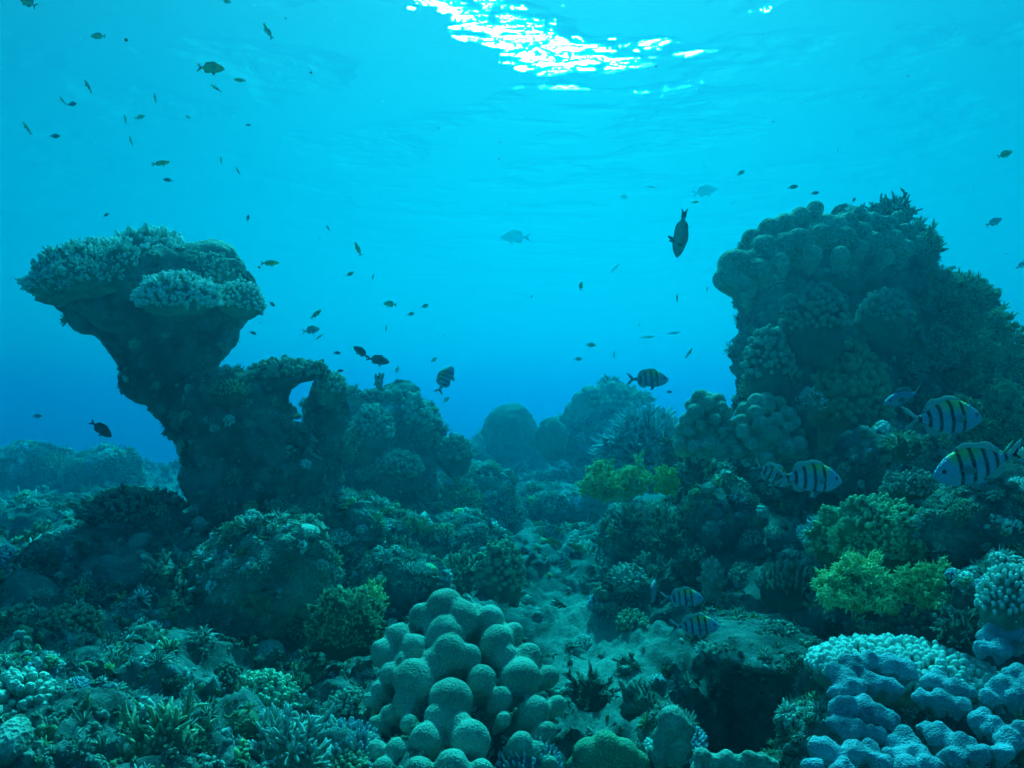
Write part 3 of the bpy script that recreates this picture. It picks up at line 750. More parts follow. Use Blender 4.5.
def lobe_group(rows, d0, dfun, name, label, mat, voxel, el=2.2, up=(0, -0.25, 1.0), cat='lobed coral', spread=0.9, centre=None, grow=1.0, head=1.1, sub=0):
    cx = np.mean([r[0] for r in rows]) if centre is None else centre[0]; L = []
    for r in rows:
        px, py, rp = r[:3]; e = r[3] if len(r) > 3 else el
        d = far(dfun(px, py)); rr = rp * d / FPX
        D = Vector(up) + Vector(((px - cx) / 100.0 * spread, 0, 0))
        L.append((P(px, py, d)[:], rr * grow, e, D.normalized()[:]))
        for k_ in range(sub):       # irregular knuckles on each lobe
            v_ = rng.normal(size=3); v_[2] = abs(v_[2]) * .8; v_[1] = -abs(v_[1]); v_ = v_ / np.linalg.norm(v_) * rr * .75
            L.append(((P(px, py, d) + Vector(v_.tolist()))[:], rr * rng.uniform(.35, .6), 1.0, D.normalized()[:]))
    o = lobed(name, L, mat, voxel, head=head)
    V = np.empty(len(o.data.vertices) * 3, dtype=np.float32); o.data.vertices.foreach_get('co', V); V = V.reshape(-1, 3)
    b = V.mean(0); b[2] = V[:, 2].min(); recenter(o, Vector(b.tolist()))
    tag(o, label, cat); return o

# big cream lobed coral, foreground
MAIN = [(446,611,20),(459,621,19),(424,619,14),(489,622,15),(496,645,18,3),(511,636,12,3),(447,638,20,2.6),(449,656,20),(416,651,15),(401,640,15),(387,655,15),(416,684,22),(481,682,15,4),(451,703,22,3),(470,742,20,4),(427,742,17,4),(399,752,13),(378,752,11),(389,714,8),(380,690,9),(519,680,20,3),(534,712,15,3),(526,660,15),(547,677,11,3),(556,706,10,3),(545,733,11,3),(405,706,13),(370,700,7),(377,724,8),(437,665,16),(468,660,14),(505,660,14),(392,676,12),(440,720,16),(460,728,14),(500,700,12,3),(372,740,8),(410,725,10),(386,770,12),(452,770,18),(420,775,16),(480,775,14),(520,745,12),(535,752,10),(548,765,9),(434,628,12),(475,612,8),(405,665,11),(503,720,8)]
lobe_group(MAIN, 0, lambda x, y: 1.86 - (y - 600) / 170 * 0.36 + abs(x - 450) / 110 * 0.06, 'lobed_coral', 'large cream colony of crowded rounded columns in the centre foreground', M_CREAM, 0.0045, el=2.8, grow=1.02, head=1.2, up=(0, -0.45, 1.0), spread=1.2)
# pair of cream lobed corals under the right pillar
def lobed_dome(px, py, w, h, d, n, kr, label, mat, voxel, vary=.25):
    """hemispherical colony of separate knobs with dark creases between them"""
    d = far(d); s = d / FPX; S = np.array([w * s / 2, w * s / 2 * .9, h * s]); B = np.array(P(px, py, d)[:])
    D = hemi(n, 1.12, .12); L = []
    for D_ in D:
        r_ = kr * (S[0] + S[2]) / 2 * rng.uniform(1 - vary, 1 + vary); v_ = D_ + np.array([0, 0, .25])
        L.append(((B + D_ * S * .90)[:], r_, 2.2, (v_ / np.linalg.norm(v_))[:]))
    L.append(((B + np.array([0, 0, S[2] * .12]))[:], S[0] * .66, 1.0, (0, 0, 1)))
    o = lobed('lobed_coral', L, mat, voxel, head=1.0, smooth_it=1, waist=.3)
    recenter(o, Vector(B.tolist())); tag(o, label, 'lobed coral'); return o
lobed_dome(707, 448, 58, 58, 2.72, 34, .165, 'cream lobed coral left of its twin, beside the spiky thicket near the right pillar', M_CREAM2, 0.0045)
lobed_dome(766, 452, 76, 58, 2.68, 40, .16, 'rounder cream lobed coral directly below the left foot of the right pillar', M_CREAM2, 0.0045)
# lobes crowning the right pillar
CAP = [(736,268,23),(725,280,15),(742,286,13),(750,262,14),(752,240,13),(770,232,16),(785,226,15),(800,219,14),(815,210,11),(765,250,18),(785,246,16),(799,243,17),(820,236,14),(835,228,14),(848,222,12),(826,224,12),(845,240,15),(862,232,12),(872,222,12),(886,226,12),(873,243,13),(892,240,13),(905,232,11),(905,250,12),(760,270,14),(780,262,12),(812,256,13),(840,256,12),(885,258,11),(918,244,10),(860,250,11),(858,214,9),(898,218,9),(745,300,10)]
lobe_group(CAP, 0, lambda x, y: 2.98 - (y - 215) / 80 * 0.30 + ((x - 830) / 100) ** 2 * 0.10, 'lobed_coral', 'dark olive coral with bulging lobes crowning the right pillar', M_DARKLOBE, 0.009, el=2.0, up=(0, -0.6, 1), grow=0.82)
# lilac lobes, lower right corner
LIL = [
 ([(838,677,14),(852,668,13),(866,664,12),(884,667,14),(902,674,13),(850,690,14),(872,684,13),(893,690,11),(835,694,9)],'lilac lobed coral nearest the black cave mouth, at the top of the corner cluster'),
 ([(844,712,16),(858,708,13),(870,718,14),(886,724,13),(850,732,14),(872,736,12),(834,724,9)],'brightest lilac lobed coral in the lower right, just above the bottom row of lobes'),
 ([(820,751,15),(835,760,12),(850,757,14),(866,752,12),(812,768,11),(878,764,12),(842,772,13)],'lilac lobed coral at the bottom edge beside the cave mouth'),
 ([(902,746,16),(917,758,13),(893,760,13),(930,768,12),(908,772,14)],'small pale lilac coral of five lobes at the bottom edge'),
 ([(932,684,13),(950,690,13),(940,704,12),(958,708,11),(922,698,10),(965,694,9)],'lilac lobed coral right behind the knobbly finger coral in the corner'),
 ([(940,740,15),(960,748,14),(978,757,12),(950,760,13),(926,730,9)],'lilac lobed coral low in the corner, right of the five small lobes'),
 ([(978,722,13),(994,730,12),(1010,742,15),(1000,755,12),(1020,730,10)],'lilac lobed coral at the right edge near the bottom corner'),
 ([(1000,690,15),(1016,678,14),(1014,700,12),(988,700,10),(1030,690,14)],'lilac lobed coral at the right edge above the corner'),
 ([(992,638,13),(1008,630,12),(1020,640,14),(1000,652,11),(980,650,9)],'small lilac lobed coral under the pale finger coral at the right edge'),
]
for i, (rows, lab) in enumerate(LIL):
    lobe_group(rows, 0, lambda x, y: 1.56 - (y - 640) / 128 * 0.30 - abs(x - 900) / 130 * 0.05, 'lobed_coral', lab, M_LILAC, 0.004, el=1.7, grow=.80, sub=10)
lobe_group([(590,757,18),(606,748,16),(622,756,17),(638,764,12),(575,768,10),(605,768,18)], 0, lambda x, y: 1.62, 'lobed_coral', 'smooth muted green rounded coral at the bottom edge right of the big cream colony', surf_mat('muted_green_smooth_coral', (0.26, 0.36, 0.22), (0.38, 0.46, 0.30), (0.14, 0.22, 0.14), bump='polyp', bscale=240, bdist=.002, rnd=0), 0.0045, el=1.3)
lobe_group([(672,722,15,2.5),(684,730,10),(664,738,12,2.5),(680,748,12),(660,755,10)], 0, lambda x, y: 1.58, 'lobed_coral', 'small grey-green coral of stubby columns left of the black cave mouth', M_CREAM2, 0.005)
lobe_group([(702,757,9),(714,763,9),(726,758,8),(738,764,9),(750,759,8),(762,761,8),(772,767,8),(735,772,12),(700,770,10),(755,772,10)], 0, lambda x, y: 1.42, 'lobed_coral', 'low row of pale green knobs along the bottom edge under the cave mouth', M_CREAM2, 0.004, el=1.3, sub=4)
lobe_group([(566,398+22,7),(572,412,8),(580,400,8),(592,396,8),(604,394,8),(618,396,8),(630,400,8),(612,388,7),(626,390,6),(598,404,9),(584,410,8),(622,408,8)], 0, lambda x, y: 5.9, 'lobed_coral', 'hazy lobed coral on top of the distant flat-topped bommie', M_CREAM2, 0.02, el=1.4)

C = coral
T_ = 'table_coral'
C('crown',90,283,130,50,2.74,M_PALE,'widest pale table coral, spreading over the left rim of the mushroom-shaped pillar',T_,'table coral',n=1000,df=.8,tilt=(6,-9),yaw=0.0,lump=.34,fl=.11,fr=.028)
C('crown',150,274,120,54,2.92,M_PALE,'pale table coral at the very top of the mushroom-shaped pillar, behind the wide one',T_,'table coral',n=420,df=.8,yaw=1.0,lump=.3)
C('crown',178,303,86,36,2.50,M_PALE,'oval pale table coral jutting toward the viewer from the middle of the mushroom-shaped pillar',T_,'table coral',n=330,df=.8,tilt=(6,0),fl=.2,yaw=0)
C('crown',208,288,64,44,2.80,M_STAR,'pale knobbly coral between the table corals on the pillar top',T_,'table coral',n=260,lump=.3)
C('crown',240,306,48,34,2.68,M_PALE,'smallest pale table coral, on the right rim of the mushroom-shaped pillar',T_,'table coral',n=170,df=.9,fl=.2,tilt=(4,10))
C('dome',212,276,66,36,3.02,M_STAR,'smooth ridged dome coral on the upper right shoulder of the mushroom-shaped pillar','dome_coral','dome coral')
C('crown',288,376,84,18,2.9,M_BROWN,'small dark table coral raised on a stalk beside the mushroom-shaped pillar',T_,'table coral',n=260,fl=.15,tilt=(0,-3),lump=.3)
V, F = loft_rock([(371,254,322),(380,264,304),(390,266,292),(404,264,289),(418,258,300)], 2.95, 0.7, amp=0.015, sc=14, seed=77, na=90, nz=70)
rock(V, F, 'slim dark rock stalk holding up the small dark table coral beside the arch', M_ROCK, nb=60, size=(.008,.016), name='rock_stalk', cat='rock stalk', palr=(0,.5))
C('knob',228,395,46,16,2.75,M_OLIVE,'mossy olive cushion on the rock ledge at the foot of the mushroom-shaped pillar','cushion_coral','cushion coral',n=150,kr=.07)
C('knob',330,392,38,22,2.98,M_STAR,'rounded coral head closing the right side of the small arch','cauliflower_coral','cauliflower coral',n=90)
C('bush',385,405,56,24,3.95,M_OLIVE,'bushy olive coral on top of the tall outcrop right of the arch','bush_coral','bush coral')
C('bush',352,404,44,22,3.95,M_BROWN,'dark bushy coral at the left shoulder of the tall outcrop','bush_coral','bush coral')
C('knob',412,422,40,30,3.95,M_STAR,'grey knobbly coral at the right shoulder of the tall outcrop','cauliflower_coral','cauliflower coral')
C('bush',425,448,40,26,3.9,M_OLIVE,'small olive bush hanging on the right side of the tall outcrop','bush_coral','bush coral')
C('knob',372,438,46,36,3.65,M_STAR,'domed knobbly coral bulging from the face of the tall outcrop','cauliflower_coral','cauliflower coral',n=150,kr=.08)
C('bush',345,455,46,32,3.6,M_OLIVE,'fuzzy olive coral low on the left of the tall outcrop face','bush_coral','bush coral')
C('crown',398,470,52,22,3.6,M_STAR,'flattened table coral on the face of the tall outcrop',T_,'table coral',n=200,lump=.3)
C('knob',455,458,40,24,3.9,M_STAR,'dim knobbly coral where the tall outcrop drops to the gully','cauliflower_coral','cauliflower coral')
C('dome',510,434,56,29,6.6,M_BRAIN,'large round brain coral, hazy, in the distance at the end of the gully','brain_coral','brain coral')
C('dome',551,440,34,22,5.7,M_BRAIN,'small pale brain coral with winding grooves right of the large distant one','brain_coral','brain coral')
C('crown',612,402,74,20,6.0,M_OLIVE,'flat table coral spread across the distant bommie',T_,'table coral',n=260,lump=.4)
C('bush',610,388,36,14,6.0,M_OLIVE,'tiny bushy coral standing highest on the distant bommie','bush_coral','bush coral')
C('spiky',648,466,112,60,3.5,M_BLUE,'large hemispherical thicket of thin blue-grey spikes left of the cream lobed corals','staghorn_coral','staghorn coral',n=420)
C('soft',606,500,50,34,2.9,M_YELLOW,'bright yellow-green tuft left of its twin on the boulder','soft_coral','soft coral',n=50,m=7)
C('soft',634,495,42,32,2.95,M_YELLOW,'bright yellow-green tuft with a darker side, right of its twin on the boulder','soft_coral','soft coral',n=44,m=7)
C('soft',666,494,24,26,2.72,surf_mat('lime_finger_coral',(.5,.62,.10),(.75,.85,.25),(.4,.5,.1),bscale=200,rnd=0),'small lime-coloured tuft beside the dark thicket','soft_coral','soft coral',n=50,m=7)
C('bush',694,492,66,44,2.95,M_BROWN,'dark feathery thicket directly below the left cream lobed coral','bush_coral','bush coral',n=90)
C('bush',632,540,56,42,3.0,M_BROWN,'dark stalked bush under the two yellow-green tufts','bush_coral','bush coral',n=70)
C('bush',664,545,64,44,2.8,M_OLIVE,'olive thicket with pale tips left of the dark hollow under the pillar','bush_coral','bush coral',n=80)
C('bush',655,590,70,42,2.65,M_BROWN,'dark pale-tipped thicket above the two small striped fish','bush_coral','bush coral',n=90)
C('bush',690,575,50,34,2.6,M_BROWN,'smaller dark thicket touching the right side of the one above the striped pair','bush_coral','bush coral')
C('knob',852,420,84,84,2.9,M_GREEN,'mossy dark green mound at the front foot of the right pillar','cushion_coral','cushion coral',n=330,kr=.06)
C('bush',890,226,60,36,3.1,M_BROWN,'dark bush on the highest point of the right pillar','bush_coral','bush coral',n=90)
C('bush',925,256,44,34,3.1,M_OLIVE,'feathery olive bush on the upper right edge of the right pillar','bush_coral','bush coral',n=70)
C('soft',936,300,24,34,3.1,M_OLIVE,'wispy olive soft coral leaning off the right side of the right pillar','soft_coral','soft coral',n=40,m=8,tilt=(0,20))
C('soft',966,322,62,50,3.2,M_GREEN,'broad feathery green coral high on the right flank of the right pillar','soft_coral','soft coral',n=90,m=10)
C('soft',988,378,70,56,3.1,M_GREEN,'broad feathery green coral midway down the right flank of the right pillar','soft_coral','soft coral',n=90,m=10)
C('soft',1008,440,76,58,3.0,M_GREEN,'broad feathery green coral lowest on the right flank of the right pillar','soft_coral','soft coral',n=90,m=10)
C('soft',930,372,50,44,2.95,M_BROWN,'dark feathery coral on the shaded middle of the right pillar','soft_coral','soft coral',n=30,m=7)
C('knob',885,322,56,34,2.85,M_STAR,'pale knobbly coral high on the face of the right pillar','cauliflower_coral','cauliflower coral',n=130,kr=.08)
C('knob',770,375,56,52,2.85,M_BROWN,'dark knobbly coral on the left face of the right pillar','cauliflower_coral','cauliflower coral',n=150,kr=.08)
C('knob',815,330,70,50,2.8,M_BROWN,'broad dark cushion under the lobed crown of the right pillar','cushion_coral','cushion coral',n=200,kr=.07)
C('bush',812,408,34,26,2.7,M_PALE,'pale small bush behind the rounder cream lobed coral','bush_coral','bush coral')
C('bush',752,392,34,22,3.0,M_GREEN,'small green bush between the two cream lobed corals','bush_coral','bush coral')
C('crown',872,548,112,66,2.0,M_GREEN,'wide flat-topped green coral with crowded short fingers above the yellow soft coral','table_coral','table coral',n=900,fl=.11,fr=.05,lump=.35)
C('soft',860,610,92,52,1.8,M_YELLOW,'largest bright yellow soft coral, below the wide green coral','soft_coral','soft coral',n=48,m=8,df=.7)
C('soft',925,606,62,42,1.8,M_YELLOW,'smaller duller yellow soft coral just right of the largest one','soft_coral','soft coral',n=50,m=8)
C('fingers',898,676,165,38,1.60,M_PALE,'wide cushion of short pale fingers above the lilac lobes','finger_coral','finger coral',n=560,df=.6,fl=.07,fr=.042)
C('fingers',1012,612,62,56,1.55,M_PALE,'pale finger coral at the right edge','finger_coral','finger coral',n=170,fl=.14,fr=.07)
C('bush',960,640,66,36,1.6,M_BROWN,'dark tangled bush between the yellow soft corals and the right edge','bush_coral','bush coral',n=60)
C('soft',965,440,52,44,2.0,M_OLIVE,'pale-tipped olive tuft behind the snout of the upper striped fish','soft_coral','soft coral',n=30,m=7)
C('crown',912,490,60,22,2.1,M_STAR,'pale flat coral below the upper right striped fish',T_,'table coral',n=200,lump=.4)
C('bush',905,452,54,30,2.3,M_OLIVE,'low olive bush below the tail of the upper right striped fish','bush_coral','bush coral',n=60)
C('fingers',790,590,60,30,2.3,M_BROWN,'dim cushion of short fingers in front of the dark hollow','finger_coral','finger coral')
C('knob',712,582,26,26,2.4,M_CREAM2,'small pale round knob standing alone right of the pale-tipped thicket','knob_coral','coral knob',n=30)
C('crown',346,632,84,62,1.98,surf_mat('green_rimmed_coral',(.10,.16,.09),(.5,.6,.36),(.05,.08,.05),bscale=200,rnd=0),'dark fan-shaped coral with a bright green rim left of the big cream colony','fan_coral','fan coral',n=800,fl=.12,fr=.03,lump=.35)
C('bush',372,612,40,42,2.1,M_YELLOW,'small bright green bush behind the fan-shaped coral','bush_coral','bush coral',n=50)
C('crown',130,512,100,26,2.75,M_BROWN,'dark shelf coral on the left slope below the black fish',T_,'table coral',n=380,lump=.3)
C('bush',40,560,60,40,2.9,M_OLIVE,'rounded olive bush near the left edge at mid height','bush_coral','bush coral')
C('bush',215,592,50,56,2.15,M_PALE,'pale antler-like branching coral standing against the pale bulging boulder','branching_coral','branching coral',n=18,m=4,thick=1.3)
C('bush',160,600,66,56,2.2,M_BROWN,'dark branching coral left of the antler-like one','branching_coral','branching coral',n=30,m=4,thick=1.2)
C('knob',500,585,52,46,3.0,M_OLIVE,'rounded leafy olive coral in the middle of the gully','cauliflower_coral','cauliflower coral',n=140,kr=.08)
C('bush',460,585,50,44,3.0,M_OLIVE,'dense olive thicket left of the rounded leafy coral in the gully','bush_coral','bush coral')
C('bush',405,560,38,30,3.0,M_BROWN,'small dark thicket at the foot of the tall outcrop','bush_coral','bush coral')
C('soft',465,512,36,28,3.8,M_GREEN,'soft green tuft beside the gully below the tall outcrop','soft_coral','soft coral',n=44,m=7)
C('soft',537,540,26,20,3.9,M_GREEN,'small green tuft next to the small dim striped fish in the gully','soft_coral','soft coral',n=16,m=5)
C('bush',285,772,110,70,1.4,M_PALE,'pale tangled coral at the bottom edge left of the big cream colony','bush_coral','bush coral',n=90,m=5,thick=.9)
C('bush',165,775,110,90,1.3,M_OLIVE,'tall branching coral at the bottom edge in the lower left','branching_coral','branching coral',n=60,m=5,thick=.85)
C('bush',50,775,120,70,1.25,M_BROWN,'dark branching coral in the bottom left corner','branching_coral','branching coral',n=60,m=5,thick=.85)
C('knob',262,705,80,34,1.75,surf_mat('pale_mint_cushion',(.42,.55,.36),(.62,.72,.5),(.25,.33,.22),bump='polyp',bscale=200,rnd=0),'smooth pale mint cushion standing out in the lower left','cushion_coral','cushion coral',n=200,kr=.08)
C('fingers',530,772,60,36,1.6,M_BLUE,'small blue-tipped finger coral at the bottom right foot of the big cream colony','finger_coral','finger coral')
C('fingers',345,760,70,40,1.6,M_BLUE,'small blue-tipped finger coral at the bottom left foot of the big cream colony','finger_coral','finger coral')
C('bush',590,700,66,34,1.9,M_BROWN,'dark low bush on the pale slab right of the big cream colony','bush_coral','bush coral')
C('knob',70,640,80,36,1.95,M_OLIVE,'mossy olive cushion on the ridge near the left edge','cushion_coral','cushion coral',n=220,kr=.06)
C('knob',20,720,80,50,1.45,M_STAR,'knobbly grey coral at the left edge near the bottom','cauliflower_coral','cauliflower coral')
C('bush',379,384,14,16,3.8,M_BROWN,'stubby dark coral sprig on top of the tall outcrop beside a small fish','coral_sprig','coral sprig',n=7,m=2,thick=3)

# ball sponge on the gully floor, mast-like sponge by the slab
mb = MB(); blobs(mb, np.array([[0, 0, .03]]), np.array([[.034, .034, .026]]), sub=4, rough=.1); blobs(mb, np.array([[0, 0, 0.]]), np.array([[.024, .024, .035]]), sub=3, rough=.2, t=(0, .1))
o = mb.build('ball_sponge', surf_mat('green_sponge', (.22,.42,.2), (.4,.6,.3), (.15,.3,.12), rnd=0)); o.location = P(427, 580, 2.7); tag(o, 'small smooth green ball sponge on a short stalk in the gully', 'sponge')
mb = MB(); branches(mb, np.array([[0, 0, 0.], [0, 0, .01]]), np.array([[-.1, 0, 1.], [.5, 0, 1.]]), np.array([.10, .05]), .012, .006, k=10, tipr=.8, bend=.3); blobs(mb, np.array([[-.012, 0, .105], [-.004, 0, .02], [.0, 0, .06]]), np.array([[.014, .011, .011], [.02, .018, .02], [.012, .011, .016]]), sub=3, rough=.6)
o = mb.build('tube_sponge', M_BROWN); o.location = P(631, 718, 1.80); tag(o, 'dark upright twisted sponge standing on the pale slab', 'sponge')
# ------------------------------------------------------------------ smaller colonies scattered over the reef, each one a thing
ANCH = [('big cream colony',455,690),('fan-shaped coral',345,605),('pale bulging boulder',265,570),('dark shelf coral',130,510),('antler-like coral',215,570),('pale mint cushion',262,695),
 ('tall outcrop',370,490),('green ball sponge',427,567),('leafy olive coral in the gully',500,565),('yellow-green tufts',620,485),('cream lobed corals',740,430),('wide green coral',872,515),('largest yellow soft coral',856,585),
 ('wide finger cushion',895,650),('black cave mouth',755,710),('wedge-shaped slab',625,600),('twisted sponge',628,700),('small striped pair',685,610),('distant brain coral',508,420),('dark hollow under the pillar',760,530),
 ('middle of the left edge',5,560),('bottom left corner',10,760),('arch',300,420),('lower striped fish at the right edge',972,466),('soft green tuft beside the gully',465,500),('left-hand distant blue bommie',105,465),('spiky blue-grey thicket',648,440),('smooth muted green coral at the bottom',610,755)]
NOGO = [(355,588,572,768),(800,548,955,625),(690,640,812,768),(806,632,1024,768),(655,390,810,470),(820,480,930,560),(0,0,1024,440),(180,0,340,505),(585,460,680,505),(296,565,392,650),(500,570,610,640),(10,0,330,430),(250,680,300,712)]
MAXN = 190
FV = {}
def variants():
    F_ = {}
    F_['bush'] = [('small branching coral', 'branching_coral', [f_bush(1, 1, .8, n=34, m=5, thick=.9), f_bush(1, .9, .65, n=44, m=5, thick=.8), f_bush(1, 1, 1.0, n=26, m=5, thick=1.0)], [('olive', M_OLIVE), ('dark', M_BROWN), ('pale-tipped', M_PALE)])]
    F_['knob'] = [('knobbly coral', 'cauliflower_coral', [f_knob(1, 1, .7, n=80, kr=.10), f_knob(1, .9, .55, n=120, kr=.08), f_knob(1, 1, .85, n=60, kr=.13)], [('grey-green', M_STAR), ('dark', M_BROWN), ('olive', M_OLIVE), ('pale cream', M_CREAM2)])]
    F_['fing'] = [('finger coral', 'finger_coral', [f_fingers(1, 1, .6, n=90, fl=.16, fr=.07), f_crown(1, .9, .6, n=150, fl=.2)], [('pale', M_PALE), ('bluish', M_BLUE), ('brown', M_BROWN)])]
    F_['soft'] = [('feathery tuft', 'soft_coral', [f_soft(1, 1, .8, n=30, m=6), f_soft(1, .8, .6, n=26, m=6)], [('green', M_GREEN), ('olive', M_OLIVE)])]
    F_['dome'] = [('rounded coral head', 'dome_coral', [f_dome(1, 1, .7), f_dome(1, .9, .55)], [('pitted', M_STAR), ('grooved', M_BRAIN), ('smooth cream', M_CREAM2)])]
    out = []
    wts = dict(bush=.36, knob=.27, fing=.17, soft=.10, dome=.10)
    for k, L_ in F_.items():
        for kn, nm, mbs, mats in L_:
            ms = []
            for mb in mbs:
                V, F, A = mb.arrays()
                for cn, mt in mats:
                    ms.append((cn, V, F, A, mt))
            out.append((wts[k], kn, nm, ms))
    return out
VAR = variants(); MESH = {}
used = set(); pts_ = []
tries = 0
wv = np.array([v[0] for v in VAR]); wv /= wv.sum()
lab_hits = [hit_ for hit_ in ()]
while len(pts_) < MAXN and tries < 9000:
    tries += 1
    px = rng.uniform(-10, 1034); py = 442 + 330 * rng.uniform() ** 0.8
    if any(a <= px <= c_ and b <= py <= d_ for a, b, c_, d_ in NOGO): continue
    md = 17 + (py - 440) / 330 * 34
    if any((px - x) ** 2 + (py - y) ** 2 < md * md for x, y in pts_): continue
    h_ = hit(px, py)
    if h_ is None: continue
    loc, nor, t, ob = h_
    d = depth_of(loc)
    if d > 14: continue
    vi = rng.choice(len(VAR), p=wv); _, kn, nm, ms = VAR[vi]; mi = rng.randint(len(ms)); cn, V, F, A, mt = ms[mi]
    wpx = md * rng.uniform(0.5, 1.0); s = wpx * d / FPX * 0.62
    s = min(max(s, 0.02), 0.26)
    key = (vi, mi)
    if key not in MESH:
        o = mesh_obj(nm, V, F, mt, None, True, {'tip': A}); MESH[key] = o
    else:
        o = MESH[key].copy(); o.name = nm; COL.objects.link(o)
    n = nor if nor.dot(Vector((0, 0, 1))) > -0.2 else Vector((0, -1, .3))
    up = (n * 0.6 + Vector((0, -0.1, 0.8))).normalized()
    q = up.to_track_quat('Z', 'Y') @ Euler((0, 0, rng.uniform(0, 6.28))).to_quaternion()
    o.matrix_world = Matrix.Translation(loc - up * s * 0.12) @ q.to_matrix().to_4x4() @ Matrix.Diagonal((s * rng.uniform(.85, 1.15), s * rng.uniform(.85, 1.15), s * rng.uniform(.8, 1.2), 1))
    an = sorted(ANCH, key=lambda a: (a[1] - px) ** 2 + (a[2] - py) ** 2)
    size = 'little' if wpx < md * .68 else ('mid-sized' if wpx < md * .85 else 'larger')
    lab = None
    def rel(a):
        dx, dy = px - a[1], py - a[2]
        if abs(dx) > 2 * abs(dy): r_ = 'right of' if dx > 0 else 'left of'
        elif abs(dy) > 2 * abs(dx): r_ = 'below' if dy > 0 else 'above'
        else: r_ = ('below and ' if dy > 0 else 'above and ') + ('right of' if dx > 0 else 'left of')
        return r_
    kk = kn.replace('small ', '')
    cands = [f"{size} {cn} {kk} {rel(a)} the {a[0]}" for a in an[:3]] + [f"{size} {cn} {kk} between the {an[0][0]} and the {an[1][0]}", f"{size} {cn} {kk} between the {an[0][0]} and the {an[2][0]}"]
    for c_ in cands:
        if c_ not in used and len(c_.split()) <= 16: lab = c_; break
    if lab is None: lab = cands[0]
    used.add(lab); pts_.append((px, py))
    tag(o, lab, kk, 'small coral colonies scattered over the reef')
print('scattered', len(pts_), 'distinct', len(used))
# ------------------------------------------------------------------ fish
def fish_body(prof, n=20, name='body', mat=None, parent=None, sq=1.0):
    """prof rows: (x, top, bottom, half width); body from snout (x large) to tail root"""
    prof = sorted(prof); xs = np.array([p[0] for p in prof]); X = np.linspace(xs[0], xs[-1], 44)
    def ip(k):
        v = np.array([p[k] for p in prof]); y = np.interp(X, xs, v)
        for _ in range(3): y[1:-1] = (y[:-2] + 2 * y[1:-1] + y[2:]) / 4
        return y
    T, B_, W = ip(1), ip(2), ip(3)
    a = np.linspace(0, 2 * np.pi, n, endpoint=False)
    V = []
    for x, t, b, w in zip(X, T, B_, W):
        c_, h = (t + b) / 2, (t - b) / 2
        V.append(np.stack([np.full(n, x), w * np.sin(a) * np.abs(np.sin(a)) ** 0.15, c_ + h * np.cos(a)], 1))
    m = len(X); V = np.concatenate(V + [[[X[0] - .004, 0, (T[0] + B_[0]) / 2]], [[X[-1] + .006, 0, (T[-1] + B_[-1]) / 2]]])
    i = np.arange(m - 1)[:, None] * n; j = np.arange(n)[None]; j2 = (j + 1) % n
    Q = np.stack([i + j, i + j2, i + n + j2, i + n + j], -1).reshape(-1, 4); jj = np.arange(n)
    Tt = np.concatenate([np.stack([jj, np.full(n, m * n), (jj + 1) % n], -1), np.stack([(m - 1) * n + jj, (m - 1) * n + (jj + 1) % n, np.full(n, m * n + 1)], -1)])
    return mesh_obj(name, V, [Q, Tt], mat, parent)
def fin(name, outline, mat, parent, th=0.006, loc=(0, 0, 0), rot=None):
    """thin tapering fin from an x-z outline; rays thicken at its middle"""
    o = np.array(outline, float); n = len(o); c_ = o.mean(0)
    ins = c_ + (o - c_) * 0.8
    V = [(x, 0, z) for x, z in o] + [(x, th / 2, z) for x, z in ins] + [(x, -th / 2, z) for x, z in ins] + [(c_[0], th / 2, c_[1]), (c_[0], -th / 2, c_[1])]
    i = np.arange(n); k = (i + 1) % n
    Q = np.concatenate([np.stack([i, k, n + k, n + i], -1), np.stack([k, i, 2 * n + i, 2 * n + k], -1)])
    T = np.concatenate([np.stack([n + i, n + k, np.full(n, 3 * n)], -1), np.stack([2 * n + k, 2 * n + i, np.full(n, 3 * n + 1)], -1)])
    f = mesh_obj(name, V, [Q, T], mat, parent, smooth=False)
    f.location = loc
    if rot: f.rotation_euler = rot
    return f
